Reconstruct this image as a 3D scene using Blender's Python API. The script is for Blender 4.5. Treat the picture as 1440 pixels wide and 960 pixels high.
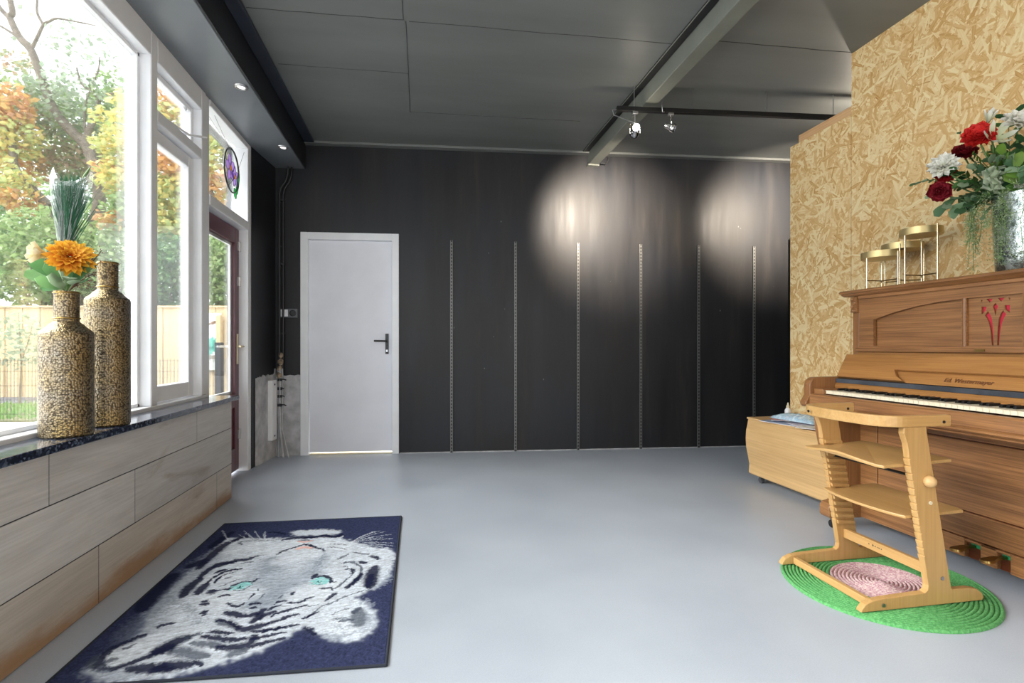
import bpy, math, random
import numpy as np
from mathutils import Vector, Matrix

SC = bpy.context.scene
for _o in list(bpy.data.objects):
    bpy.data.objects.remove(_o, do_unlink=True)
COL = SC.collection
PI = math.pi
rnd = random.Random(7)

# ------------------------------------------------------------------ camera, sky, lights, exposure
F_PX = 720.0                       # focal length for a 1440 px wide frame
YAW = math.atan(128.0 / 720.0)     # camera turned a little to the right of the room axis
CY, SY = math.cos(YAW), math.sin(YAW)
cam = bpy.data.cameras.new('camera')
cam.sensor_width = 36.0
cam.lens = 36.0 * F_PX / 1440.0
cam.shift_y = 7.0 / 1440.0
cam.clip_start = 0.05
camo = bpy.data.objects.new('camera', cam)
COL.objects.link(camo)
camo.location = (0, 0, 1.0)
camo.rotation_euler = (PI / 2, 0, -YAW)
SC.camera = camo

EXPOSURE = 0.0
SKY = 3.4
SUN = 18.0
REAR = 28.0
LEFT = 50.0
CEIL = 42.0
SPOT = 520.0

SC.view_settings.view_transform = 'Standard'
SC.view_settings.look = 'None'
SC.view_settings.exposure = EXPOSURE
SC.view_settings.gamma = 1.0
SC.view_settings.use_curve_mapping = False
SC.cycles.use_denoising = True
SC.cycles.max_bounces = 10
SC.cycles.diffuse_bounces = 5
SC.cycles.transparent_max_bounces = 24
SC.cycles.caustics_reflective = False
SC.cycles.caustics_refractive = False
SC.cycles.sample_clamp_indirect = 6.0

world = bpy.data.worlds.new('overcast_sky')
SC.world = world
world.use_nodes = True
_bg = world.node_tree.nodes['Background']
_bg.inputs['Color'].default_value = (0.93, 0.965, 1.0, 1)
_bg.inputs['Strength'].default_value = SKY


def lamp(name, kind, loc, target, energy, color=(1, 1, 1), size=None, size_y=None, angle=None, blend=0.5, radius=None):
    l = bpy.data.lights.new(name, kind)
    l.energy = energy
    l.color = color
    if kind == 'AREA':
        l.shape = 'RECTANGLE'
        l.size = size
        l.size_y = size_y
    if kind == 'SUN':
        l.angle = angle
    if kind == 'SPOT':
        l.spot_size = angle
        l.spot_blend = blend
    if radius is not None:
        l.shadow_soft_size = radius
    o = bpy.data.objects.new(name, l)
    COL.objects.link(o)
    o.location = loc
    d = Vector(target) - Vector(loc)
    o.rotation_euler = d.to_track_quat('-Z', 'Y').to_euler()
    return o


# bright veiled sky high to the left: a very soft, wide sun
lamp('veiled_sun', 'SUN', (-8, 3.4, 9), (0, 2.6, 0), SUN, (1.0, 0.985, 0.96), angle=math.radians(70))
# added fill light behind the camera, as if from a glazed front
lamp('rear_fill', 'AREA', (0.6, -3.3, 1.55), (0.6, 3.0, 1.15), REAR, (0.96, 0.98, 1.0), 5.0, 2.2)
# added fill light outside the unseen stretch of the long window
lamp('left_window_fill', 'AREA', (-1.58, 0.4, 1.65), (1.5, 0.9, 0.9), LEFT, (0.96, 0.98, 1.0), 2.0, 1.7)
# added overhead fill out of view; no ceiling fixture is modelled there
lamp('overhead_fill', 'AREA', (0.9, -0.7, 2.84), (0.9, -0.7, 0), CEIL, (1.0, 0.95, 0.88), 3.2, 1.8)

# ------------------------------------------------------------------ helpers
ORG = {}


def srgb(r, g, b):
    f = lambda c: c / 12.92 if c <= 0.04045 else ((c + 0.055) / 1.055) ** 2.4
    return (f(r / 255.0), f(g / 255.0), f(b / 255.0))


def at(px, py, d):
    """point d metres ahead of the camera in the direction of photo position (px, py)"""
    u = (px - 720.0) / F_PX * d
    return Vector((CY * u + SY * d, -SY * u + CY * d, 1.0 + (487.0 - py) / F_PX * d))


def tag(o, label=None, cat=None, group=None, kind=None):
    if label: o['label'] = label
    if cat: o['category'] = cat
    if group: o['group'] = group
    if kind: o['kind'] = kind
    return o


def empty(name, loc, label=None, cat=None, group=None, kind=None, parent=None):
    o = bpy.data.objects.new(name, None)
    o.empty_display_size = 0.1
    COL.objects.link(o)
    loc = Vector(loc)
    if parent is not None:
        o.parent = parent
        o.location = loc - ORG[parent.name]
    else:
        o.location = loc
    ORG[o.name] = loc
    return tag(o, label, cat, group, kind)


class MB:
    def __init__(s):
        s.v = []; s.f = []; s.c = []; s.col = None; s.usecol = False

    def add(s, p):
        s.v.append((p[0], p[1], p[2]))
        s.c.append(s.col or (1, 1, 1))
        if s.col: s.usecol = True
        return len(s.v) - 1

    def face(s, *idx):
        s.f.append(tuple(idx))

    def quad(s, a, b, c, d):
        i = [s.add(p) for p in (a, b, c, d)]
        s.f.append(tuple(i))

    def box(s, x0, x1, y0, y1, z0, z1, M=None):
        P = [(x, y, z) for z in (z0, z1) for y in (y0, y1) for x in (x0, x1)]
        if M is not None: P = [M @ Vector(p) for p in P]
        k = len(s.v)
        for p in P: s.add(p)
        for q in ((0, 2, 3, 1), (4, 5, 7, 6), (0, 1, 5, 4), (2, 6, 7, 3), (0, 4, 6, 2), (1, 3, 7, 5)):
            s.f.append(tuple(k + i for i in q))
        return s

    def prism(s, poly, axis, a, b, M=None):
        """polygon in the plane across axis, extruded from a to b"""
        def pt(p, t):
            q = {'x': (t, p[0], p[1]), 'y': (p[0], t, p[1]), 'z': (p[0], p[1], t)}[axis]
            return (M @ Vector(q)) if M is not None else q
        k = len(s.v); n = len(poly)
        for t in (a, b):
            for p in poly: s.add(pt(p, t))
        s.f.append(tuple(range(k + n - 1, k - 1, -1)))
        s.f.append(tuple(range(k + n, k + 2 * n)))
        for i in range(n):
            j = (i + 1) % n
            s.f.append((k + i, k + j, k + n + j, k + n + i))
        return s

    def tube(s, path, r, n=8, cap=True, closed=False):
        path = [Vector(p) for p in path]
        m = len(path)
        rr = r if isinstance(r, (list, tuple)) else [r] * m
        prev = None; rings = []
        for i, p in enumerate(path):
            if closed:
                t = path[(i + 1) % m] - path[i - 1]
            else:
                t = path[min(i + 1, m - 1)] - path[max(i - 1, 0)]
            if t.length < 1e-9: t = Vector((0, 0, 1))
            t.normalize()
            if prev is None:
                a = Vector((0, 0, 1)) if abs(t.z) < 0.9 else Vector((1, 0, 0))
            else:
                a = prev
            u = (a - t * a.dot(t))
            if u.length < 1e-6: u = t.orthogonal()
            u.normalize(); w = t.cross(u); prev = u
            k = len(s.v)
            for q in range(n):
                an = 2 * PI * q / n
                s.add(p + (u * math.cos(an) + w * math.sin(an)) * rr[i])
            rings.append(k)
        for i in range(m if closed else m - 1):
            a, b = rings[i], rings[(i + 1) % m]
            for q in range(n):
                q2 = (q + 1) % n
                s.f.append((a + q, a + q2, b + q2, b + q))
        if cap and not closed:
            s.f.append(tuple(rings[0] + q for q in range(n - 1, -1, -1)))
            s.f.append(tuple(rings[-1] + q for q in range(n)))
        return s

    def lathe(s, prof, cx, cy, n=32, M=None):
        """profile list of (radius, z)"""
        rings = []
        for (r, z) in prof:
            k = len(s.v)
            if r < 1e-6:
                p = Vector((cx, cy, z)); s.add(M @ p if M is not None else p); rings.append((k, 1))
            else:
                for q in range(n):
                    an = 2 * PI * q / n
                    p = Vector((cx + r * math.cos(an), cy + r * math.sin(an), z))
                    s.add(M @ p if M is not None else p)
                rings.append((k, n))
        for (a, na), (b, nb) in zip(rings, rings[1:]):
            for q in range(n):
                q2 = (q + 1) % n
                if na == 1 and nb == 1: continue
                if na == 1: s.f.append((a, b + q2, b + q))
                elif nb == 1: s.f.append((a + q, a + q2, b))
                else: s.f.append((a + q, a + q2, b + q2, b + q))
        return s

    def sphere(s, c, r, n=16, m=10, sc=(1, 1, 1)):
        rings = []
        for j in range(m + 1):
            th = PI * j / m
            k = len(s.v)
            if j in (0, m):
                s.add((c[0], c[1], c[2] + r * sc[2] * math.cos(th))); rings.append((k, 1))
            else:
                for q in range(n):
                    an = 2 * PI * q / n
                    s.add((c[0] + r * sc[0] * math.sin(th) * math.cos(an), c[1] + r * sc[1] * math.sin(th) * math.sin(an), c[2] + r * sc[2] * math.cos(th)))
                rings.append((k, n))
        for (a, na), (b, nb) in zip(rings, rings[1:]):
            for q in range(n):
                q2 = (q + 1) % n
                if na == 1: s.f.append((a, b + q, b + q2))
                elif nb == 1: s.f.append((a + q, b, a + q2))
                else: s.f.append((a + q, b + q, b + q2, a + q2))
        return s

    def sweep(s, path, h, w, closed=False):
        """upright rectangular bar (height h, thickness w) along a path"""
        path = [Vector(p) for p in path]; m = len(path); rings = []
        for i, p in enumerate(path):
            t = path[min(i + 1, m - 1)] - path[max(i - 1, 0)]
            t.z = 0; t.normalize()
            nn = Vector((-t.y, t.x, 0)) * w / 2
            up = Vector((0, 0, h / 2))
            k = len(s.v)
            for q in (p - nn - up, p + nn - up, p + nn + up, p - nn + up): s.add(q)
            rings.append(k)
        for a, b in zip(rings, rings[1:]):
            for q in range(4):
                q2 = (q + 1) % 4
                s.f.append((a + q, a + q2, b + q2, b + q))
        s.f.append(tuple(rings[0] + q for q in (3, 2, 1, 0)))
        s.f.append(tuple(rings[-1] + q for q in range(4)))
        return s

    def petal(s, base, d, n, L, W, bend=0.0, cup=0.0, nu=4, nv=2, tip=0.0, c0=None, c1=None, wbase=0.25):
        """curved leaf or petal: d = growth direction, n = upper side, bend = curl over its length"""
        base = Vector(base); d = Vector(d).normalized(); n = Vector(n)
        n = (n - d * n.dot(d))
        if n.length < 1e-5: n = d.orthogonal()
        n.normalize(); side = d.cross(n)
        k = len(s.v); p = base.copy(); step = L / nu
        for i in range(nu + 1):
            t = i / nu
            a = bend * t
            wv = W * (wbase + (1 - wbase) * math.sin(PI * min(1.0, t * 0.62 + 0.08))) * (1 if t < 0.75 else max(tip, math.sqrt(max(0, 1 - ((t - 0.75) / 0.25) ** 2))))
            dd = d * math.cos(a) + n * math.sin(a)
            nn = n * math.cos(a) - d * math.sin(a)
            if i: p = p + dd * step
            if c0 is not None:
                tt = t ** 2.0; s.col = tuple(c0[q] * (1 - tt) + c1[q] * tt for q in range(3))
            for j in range(nv + 1):
                sv = (j / nv - 0.5) * 2
                s.add(p + side * sv * wv / 2 + nn * cup * sv * sv * W)
        for i in range(nu):
            for j in range(nv):
                a = k + i * (nv + 1) + j
                s.f.append((a, a + 1, a + nv + 2, a + nv + 1))
        return s

    def build(s, name, m, parent=None, base=None, bevel=0.0, smooth=None, label=None, cat=None, group=None, kind=None, segs=2, solid=0.0):
        if base is not None: org = Vector(base)
        elif parent is not None: org = ORG[parent.name]
        else: org = Vector((0, 0, 0))
        me = bpy.data.meshes.new(name)
        me.from_pydata([(x - org.x, y - org.y, z - org.z) for x, y, z in s.v], [], s.f)
        if s.usecol:
            at_ = me.color_attributes.new('Col', 'FLOAT_COLOR', 'POINT')
            arr = np.ones((len(s.v), 4), np.float32); arr[:, :3] = np.array(s.c, np.float32)
            at_.data.foreach_set('color', arr.ravel())
        me.materials.append(m)
        me.update()
        if smooth is not None:
            me.polygons.foreach_set('use_smooth', [True] * len(me.polygons))
            me.set_sharp_from_angle(angle=math.radians(smooth))
        o = bpy.data.objects.new(name, me)
        COL.objects.link(o)
        if parent is not None:
            o.parent = parent
            o.location = org - ORG[parent.name]
        else:
            o.location = org
        ORG[o.name] = org
        if solid:
            md = o.modifiers.new('thickness', 'SOLIDIFY'); md.thickness = solid; md.offset = 0
        if bevel:
            md = o.modifiers.new('edges', 'BEVEL'); md.width = bevel; md.segments = segs
            md.limit_method = 'ANGLE'; md.angle_limit = math.radians(40)
        return tag(o, label, cat, group, kind)


def dup(root, off, label=None, group=None, rotz=0.0):
    """copy of a thing together with its parts and their sub-parts"""
    off = Vector(off)
    r = root.copy(); COL.objects.link(r)
    r.location = root.location + off
    r.rotation_euler.z += rotz
    ORG[r.name] = ORG[root.name] + off
    if label: r['label'] = label
    if group: r['group'] = group
    def kids(src, dst):
        for ch in list(src.children):
            c = ch.copy(); COL.objects.link(c); c.parent = dst
            ORG[c.name] = ORG[ch.name] + off
            kids(ch, c)
    kids(root, r)
    return r


def curve_plate(name, outer, holes, depth, M, m, parent, bevel=0.0, kind=None):
    """flat board with cut-outs; the 2D outline is placed with matrix M"""
    cu = bpy.data.curves.new(name, 'CURVE'); cu.dimensions = '2D'; cu.fill_mode = 'BOTH'; cu.extrude = depth / 2
    for poly in [outer] + holes:
        sp = cu.splines.new('POLY'); sp.points.add(len(poly) - 1); sp.use_cyclic_u = True
        for p, q in zip(sp.points, poly): p.co = (q[0], q[1], 0, 1)
    return _from_curve(name, cu, M, m, parent)


def _from_curve(name, cu, M, m, parent):
    tmp = bpy.data.objects.new('tmp', cu); COL.objects.link(tmp)
    dg = bpy.context.evaluated_depsgraph_get()
    me = bpy.data.meshes.new_from_object(tmp.evaluated_get(dg), depsgraph=dg)
    bpy.data.objects.remove(tmp, do_unlink=True)
    org = ORG[parent.name] if parent is not None else M.translation.copy()
    me.transform(Matrix.Translation(-org) @ M)
    me.materials.clear(); me.materials.append(m)
    me.name = name
    o = bpy.data.objects.new(name, me); COL.objects.link(o)
    if parent is not None: o.parent = parent
    else: o.location = org
    ORG[o.name] = org
    return o


def lettering(name, text, size, M, m, parent, shear=0.0, depth=0.001):
    cu = bpy.data.curves.new(name, 'FONT'); cu.body = text; cu.size = size; cu.shear = shear
    cu.align_x = 'CENTER'; cu.align_y = 'CENTER'; cu.extrude = depth
    return _from_curve(name, cu, M, m, parent)


# ------------------------------------------------------------------ materials
class NT:
    def __init__(s, name):
        s.m = bpy.data.materials.new(name); s.m.use_nodes = True
        s.t = s.m.node_tree; s.b = s.t.nodes['Principled BSDF']; s.out = s.t.nodes['Material Output']
        s._oc = None

    def n(s, typ, ins=None, **props):
        nd = s.t.nodes.new('ShaderNode' + typ)
        for k, v in props.items(): setattr(nd, k, v)
        for k, v in (ins or {}).items(): s.set(nd.inputs[k], v)
        return nd

    def set(s, inp, v):
        if isinstance(v, bpy.types.NodeSocket): s.t.links.new(v, inp)
        else: inp.default_value = v

    def coord(s):
        if s._oc is None:
            s._oc = s.n('TexCoord').outputs['Object']
        return s._oc

    def mapping(s, scale=(1, 1, 1), rot=(0, 0, 0), loc=(0, 0, 0), vec=None):
        return s.n('Mapping', {'Vector': vec or s.coord(), 'Scale': scale, 'Rotation': rot, 'Location': loc}).outputs[0]

    def noise(s, vec, scale=5.0, detail=4.0, rough=0.55, dist=0.0):
        return s.n('TexNoise', {'Vector': vec, 'Scale': scale, 'Detail': detail, 'Roughness': rough, 'Distortion': dist})

    def ramp(s, fac, stops, interp='LINEAR'):
        r = s.n('ValToRGB', {'Fac': fac}); cr = r.color_ramp; cr.interpolation = interp
        while len(cr.elements) < len(stops): cr.elements.new(0.5)
        for e, (p, c) in zip(cr.elements, stops):
            e.position = p
            e.color = (c, c, c, 1) if isinstance(c, (int, float)) else (*c[:3], 1)
        return r.outputs['Color']

    def mix(s, fac, a, b, mode='MIX'):
        nd = s.n('Mix', data_type='RGBA', blend_type=mode)
        s.set(nd.inputs[0], fac)
        for i, v in ((6, a), (7, b)):
            s.set(nd.inputs[i], v if isinstance(v, bpy.types.NodeSocket) else (*v[:3], 1))
        return nd.outputs[2]

    def math(s, op, a, b=0.0, c=None):
        nd = s.n('Math', operation=op)
        s.set(nd.inputs[0], a); s.set(nd.inputs[1], b)
        if c is not None: s.set(nd.inputs[2], c)
        return nd.outputs[0]

    def bump(s, h, strength=0.3, dist=0.01):
        s.set(s.b.inputs['Normal'], s.n('Bump', {'Height': h, 'Strength': strength, 'Distance': dist}).outputs[0])

    def p(s, **k):
        nm = {'color': 'Base Color', 'rough': 'Roughness', 'metal': 'Metallic', 'spec': 'Specular IOR Level', 'coat': 'Coat Weight', 'trans': 'Transmission Weight', 'alpha': 'Alpha', 'sheen': 'Sheen Weight', 'ior': 'IOR', 'emit': 'Emission Color', 'estr': 'Emission Strength'}
        for a, v in k.items():
            i = s.b.inputs[nm[a]]
            if a in ('color', 'emit') and not isinstance(v, bpy.types.NodeSocket): v = (*v[:3], 1)
            s.set(i, v)
        return s.m


def plain(name, rgb, rough=0.5, metal=0.0, var=0.06, scale=6.0, bump=0.0, bscale=80.0, spec=0.5, stretch=(1, 1, 1)):
    t = NT(name); c = srgb(*rgb)
    nz = t.noise(t.mapping(stretch), scale, 4).outputs['Fac']
    lo = tuple(v * (1 - var * 2) for v in c); hi = tuple(min(1, v * (1 + var * 2)) for v in c)
    t.p(color=t.ramp(nz, [(0.3, lo), (0.7, hi)]), rough=rough, metal=metal, spec=spec)
    if bump:
        t.bump(t.noise(t.mapping(stretch), bscale, 3).outputs['Fac'], bump, 0.004)
    return t.m


def wood(name, lo, hi, along='y', scale=9.0, rough=0.4, streak=14.0, spec=0.5, bump=0.06, fine=0.35):
    t = NT(name)
    st = {'x': (1 / streak, 1, 1), 'y': (1, 1 / streak, 1), 'z': (1, 1, 1 / streak)}[along]
    st2 = {'x': (0.02, 1, 1), 'y': (1, 0.02, 1), 'z': (1, 1, 0.02)}[along]
    a = t.noise(t.mapping(st), scale, 6, 0.6, 1.6).outputs['Fac']
    b = t.noise(t.mapping(st2), scale * 22, 3, 0.6, 0.2).outputs['Fac']
    big = t.noise(t.mapping((1, 1, 1)), 1.7, 2).outputs['Fac']
    lo_, hi_ = srgb(*lo), srgb(*hi)
    col = t.ramp(a, [(0.28, lo_), (0.72, hi_)])
    col = t.mix(fine, col, t.ramp(b, [(0.35, tuple(v * 0.72 for v in lo_)), (0.65, tuple(min(1, v * 1.06) for v in hi_))]))
    col = t.mix(0.18, col, t.ramp(big, [(0.3, lo_), (0.7, hi_)]))
    t.p(color=col, rough=rough, spec=spec)
    t.bump(b, bump, 0.002)
    return t.m


def vcol(name, rough=0.6, spec=0.3, sss=0.0, transl=0.0, bump=0.0):
    """surface whose own colours are stored per point (petals, leaves, printed pile)"""
    t = NT(name)
    a = t.n('VertexColor', layer_name='Col').outputs['Color']
    t.p(color=a, rough=rough, spec=spec)
    if transl:
        tr = t.n('BsdfTranslucent', {'Color': a}).outputs[0]
        mx = t.n('MixShader', {0: transl, 1: t.b.outputs[0], 2: tr})
        t.t.links.new(mx.outputs[0], t.out.inputs['Surface'])
    if bump:
        t.bump(t.noise(t.mapping(), 500, 2).outputs['Fac'], bump, 0.004)
    return t.m


def glass(name, tint=(1, 1, 1), refl=1.0, haze=0.0):
    """thin window glass: clear with a mirror sheen that grows at a slant"""
    t = NT(name)
    fr = t.n('Fresnel', {'IOR': 1.5}).outputs[0]
    fr = t.math('MULTIPLY', fr, refl)
    tr = t.n('BsdfTransparent', {'Color': (*tint, 1)}).outputs[0]
    gl = t.n('BsdfGlossy', {'Color': (1, 1, 1, 1), 'Roughness': 0.01}).outputs[0]
    sh = t.n('MixShader', {0: fr, 1: tr, 2: gl}).outputs[0]
    if haze:
        df = t.n('BsdfDiffuse', {'Color': (0.9, 0.9, 0.9, 1)}).outputs[0]
        sh = t.n('MixShader', {0: haze, 1: sh, 2: df}).outputs[0]
    t.t.links.new(sh, t.out.inputs['Surface'])
    return t.m


def emitter(name, rgb, strength):
    t = NT(name)
    nz = t.noise(t.coord(), 4.0).outputs['Fac']
    t.p(color=(0.8, 0.8, 0.8), emit=t.mix(t.math('MULTIPLY', nz, 0.05), rgb, (1, 1, 1)), estr=strength)
    return t.m


def osb_material():
    t = NT('oriented_strand_board')
    res = None; pr = None
    wob = t.noise(t.coord(), 9.0, 3, 0.6).outputs['Color']
    wv = t.n('VectorMath', {0: wob, 1: (0.5, 0.5, 0.5)}, operation='SUBTRACT').outputs[0]
    wv = t.n('VectorMath', {0: wv, 'Scale': 0.016}, operation='SCALE').outputs[0]
    vec = t.n('VectorMath', {0: t.coord(), 1: wv}, operation='ADD').outputs[0]
    for i, (ang, sx, sy) in enumerate(((12, 8, 40), (55, 7, 36), (-38, 9, 48), (85, 10, 50), (-70, 8, 40), (32, 14, 80), (-12, 13, 70), (70, 16, 84), (-55, 14, 76))):
        r = t.n('Mapping', {'Vector': vec, 'Rotation': (math.radians(ang), 0, 0), 'Location': (0, i * 3.7, i * 1.9)}).outputs[0]
        sc = t.n('Mapping', {'Vector': r, 'Scale': (0.001, sx, sy * 1.15)}).outputs[0]
        vo = t.n('TexVoronoi', {'Vector': sc, 'Scale': 1.0, 'Randomness': 1.0}, voronoi_dimensions='3D', feature='F1')
        sep = t.n('SeparateColor', {'Color': vo.outputs['Color']})
        fine = t.noise(t.n('Mapping', {'Vector': r, 'Scale': (1, 6, 160)}).outputs[0], 1.0, 3).outputs['Fac']
        edge = t.math('MULTIPLY', vo.outputs['Distance'], 0.35)
        val = t.math('SUBTRACT', t.math('ADD', t.math('MULTIPLY', sep.outputs[0], 0.62), t.math('MULTIPLY', fine, 0.55)), t.math('MULTIPLY', edge, 0.25))
        pri = t.math('SUBTRACT', sep.outputs[1], edge)
        if res is None:
            res, pr = val, pri
        else:
            g = t.math('GREATER_THAN', pri, pr)
            mx = t.n('Mix', {0: g, 2: res, 3: val}, data_type='FLOAT'); res = mx.outputs[0]
            pr = t.math('MAXIMUM', pri, pr)
    col = t.ramp(res, [(0.10, srgb(176, 122, 64)), (0.26, srgb(207, 163, 102)), (0.46, srgb(223, 186, 130)), (0.66, srgb(231, 202, 150)), (0.92, srgb(240, 221, 174))])
    t.p(color=col, rough=0.55, spec=0.3)
    t.bump(res, 0.25, 0.003)
    return t.m


M = {}
M['white'] = plain('white_gloss_paint', (232, 234, 238), 0.35, var=0.02)
M['white_door'] = plain('white_door_paint', (226, 228, 236), 0.45, var=0.02, scale=3)
M['plaster'] = plain('bare_grey_plaster', (176, 176, 178), 0.8, var=0.16, scale=9, bump=0.4, bscale=40)
M['burgundy'] = plain('burgundy_paint', (92, 46, 58), 0.35, var=0.06)
M['ceiling'] = plain('dark_grey_ceiling_paint', (108, 111, 110), 0.5, var=0.05, scale=2.2, stretch=(0.4, 2, 1))
M['soffit'] = plain('dark_grey_gloss_soffit', (112, 117, 122), 0.32, var=0.05, scale=2)
M['beam'] = plain('grey_beam_paint', (112, 115, 108), 0.5, var=0.05)
M['black_paint'] = plain('black_satin_paint', (26, 27, 32), 0.4, var=0.15)
M['navy_paint'] = plain('navy_black_paint', (44, 50, 62), 0.45, var=0.12)
M['dark_metal'] = plain('dark_grey_metal', (52, 52, 54), 0.4, 0.6)
M['black'] = plain('black_plastic', (16, 16, 17), 0.35)
M['steel'] = plain('brushed_steel', (190, 190, 192), 0.3, 1.0)
M['chrome'] = plain('chrome', (222, 222, 224), 0.12, 1.0)
M['brass'] = plain('aged_brass', (150, 124, 74), 0.28, 1.0)
M['gold'] = plain('brushed_gold', (206, 184, 132), 0.42, 0.85, var=0.04)
M['pale_gold'] = plain('pale_gold_rod', (214, 200, 170), 0.2, 1.0)
M['rubber'] = plain('grey_rubber', (70, 70, 72), 0.6)
M['cream'] = plain('cream_plastic', (222, 210, 180), 0.4)
M['osb'] = osb_material()
M['batten'] = wood('raw_pine_batten', (200, 152, 104), (226, 184, 136), 'y', 6, 0.6)
M['oak'] = wood('stained_oak', (104, 66, 38), (172, 122, 76), 'y', 7, 0.36, 10, fine=0.55)
M['oak_up'] = wood('stained_oak_upright', (110, 72, 42), (166, 116, 72), 'z', 7, 0.36, 10, fine=0.4)
M['oak_gold'] = wood('golden_varnished_oak', (136, 92, 50), (182, 130, 76), 'y', 8, 0.24, 12, fine=0.3)
M['oak_dark'] = wood('dark_red_oak', (74, 34, 18), (110, 56, 32), 'y', 7, 0.3)
M['beech'] = wood('varnished_beech', (178, 136, 80), (202, 163, 108), 'x', 5, 0.32, 14, fine=0.25)
M['beech_up'] = wood('varnished_beech_upright', (176, 134, 78), (200, 161, 106), 'z', 5, 0.32, 14, fine=0.25)
M['beech_y'] = wood('varnished_beech_rail', (178, 136, 80), (202, 163, 108), 'y', 5, 0.32, 14, fine=0.25)
M['ply'] = wood('pale_plywood', (196, 154, 100), (218, 182, 130), 'y', 4, 0.42, 7, fine=0.3)
M['ivory'] = plain('ivory_keys', (236, 226, 200), 0.25, var=0.03)
M['felt_red'] = plain('red_felt', (196, 44, 66), 0.9, bump=0.3, bscale=300)
M['felt_blue'] = plain('slate_felt', (60, 64, 72), 0.85, bump=0.5, bscale=200, var=0.2)
M['felt_green'] = plain('green_felt', (30, 130, 84), 0.9)
M['glass'] = glass('window_glass', (0.98, 0.99, 0.985), 0.6, 0.02)
M['fence_wood'] = wood('weathered_fence_wood', (206, 178, 138), (238, 214, 176), 'z', 4, 0.8, 10)
M['leaf'] = vcol('leaf_colours', 0.5, 0.3, transl=0.35)
M['petal'] = vcol('petal_colours', 0.55, 0.2, transl=0.2)
M['stem'] = plain('green_stem', (88, 120, 66), 0.5)
M['twig'] = plain('brown_twig', (92, 70, 52), 0.7)
M['bark'] = plain('grey_bark', (126, 116, 104), 0.85, var=0.18, scale=8, bump=0.6, bscale=30)
M['paper'] = plain('white_paper', (228, 228, 230), 0.6, var=0.03)


def floor_material():
    t = NT('grey_floor_coating')
    a = t.noise(t.mapping(), 2.2, 5).outputs['Fac']
    b = t.noise(t.mapping(), 240, 2).outputs['Fac']
    sp = t.noise(t.mapping(), 14, 6, 0.7).outputs['Fac']
    c = t.ramp(a, [(0.3, srgb(166, 174, 186)), (0.7, srgb(178, 186, 197))])
    c = t.mix(t.ramp(sp, [(0.66, 0.0), (0.74, 0.35)]), c, srgb(198, 202, 206))
    c = t.mix(0.12, c, t.ramp(b, [(0.35, srgb(140, 146, 156)), (0.65, srgb(206, 210, 214))]))
    t.p(color=c, rough=t.ramp(a, [(0.3, 0.30), (0.7, 0.42)]), spec=0.4)
    t.bump(b, 0.05, 0.002)
    return t.m


def black_wall_material():
    t = NT('black_satin_wall_paint')
    st = t.noise(t.mapping((2.2, 2.2, 0.22)), 2.4, 6, 0.65).outputs['Fac']
    pa = t.noise(t.mapping(), 1.3, 4).outputs['Fac']
    c = t.ramp(st, [(0.3, srgb(27, 27, 30)), (0.55, srgb(39, 38, 39)), (0.75, srgb(60, 55, 51))])
    c = t.mix(t.ramp(pa, [(0.4, 0.0), (0.7, 0.4)]), c, srgb(36, 42, 52))
    spk = t.n('TexVoronoi', {'Vector': t.mapping((1, 1, 0.7)), 'Scale': 5.0}, feature='F1').outputs['Distance']
    c = t.mix(t.ramp(spk, [(0.012, 0.55), (0.03, 0.0)]), c, srgb(150, 150, 148))
    t.p(color=c, rough=t.ramp(st, [(0.3, 0.40), (0.7, 0.58)]), spec=0.34)
    t.bump(t.noise(t.mapping((1, 1, 0.3)), 30, 4).outputs['Fac'], 0.12, 0.004)
    return t.m


def whitewash_material():
    t = NT('whitewashed_plank')
    ind = t.n('VertexColor', layer_name='Col').outputs['Color']
    a = t.noise(t.mapping((1, 0.12, 1)), 9, 6, 0.65, 1.0).outputs['Fac']
    b = t.noise(t.mapping((1, 0.02, 1)), 150, 3).outputs['Fac']
    k = t.noise(t.mapping((1, 0.35, 1)), 3.2, 4, 0.6, 2.0).outputs['Fac']
    c = t.ramp(a, [(0.3, srgb(172, 170, 168)), (0.7, srgb(206, 205, 204))])
    c = t.mix(0.25, c, t.ramp(b, [(0.3, srgb(156, 152, 149)), (0.7, srgb(214, 213, 211))]))
    c = t.mix(t.ramp(k, [(0.58, 0.0), (0.75, 0.55)]), c, srgb(140, 116, 96))
    c = t.mix(1.0, c, ind, 'MULTIPLY')
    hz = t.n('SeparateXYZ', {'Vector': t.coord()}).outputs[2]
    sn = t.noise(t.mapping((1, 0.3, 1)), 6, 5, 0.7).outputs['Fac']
    st = t.math('SUBTRACT', t.math('MULTIPLY', sn, 0.22), hz)          # irregular brown tint towards the foot of the lowest plank
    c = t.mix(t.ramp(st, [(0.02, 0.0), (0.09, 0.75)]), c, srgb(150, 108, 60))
    t.p(color=c, rough=0.5, spec=0.35)
    t.bump(b, 0.08, 0.002)
    return t.m


def granite_material():
    t = NT('dark_polished_granite')
    v = t.n('TexVoronoi', {'Vector': t.mapping(), 'Scale': 130.0}).outputs['Color']
    f = t.n('SeparateColor', {'Color': v}).outputs[0]
    t.p(color=t.ramp(f, [(0.2, srgb(22, 28, 42)), (0.7, srgb(44, 54, 74)), (0.95, srgb(96, 106, 122))]), rough=0.09, spec=0.7)
    return t.m


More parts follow.
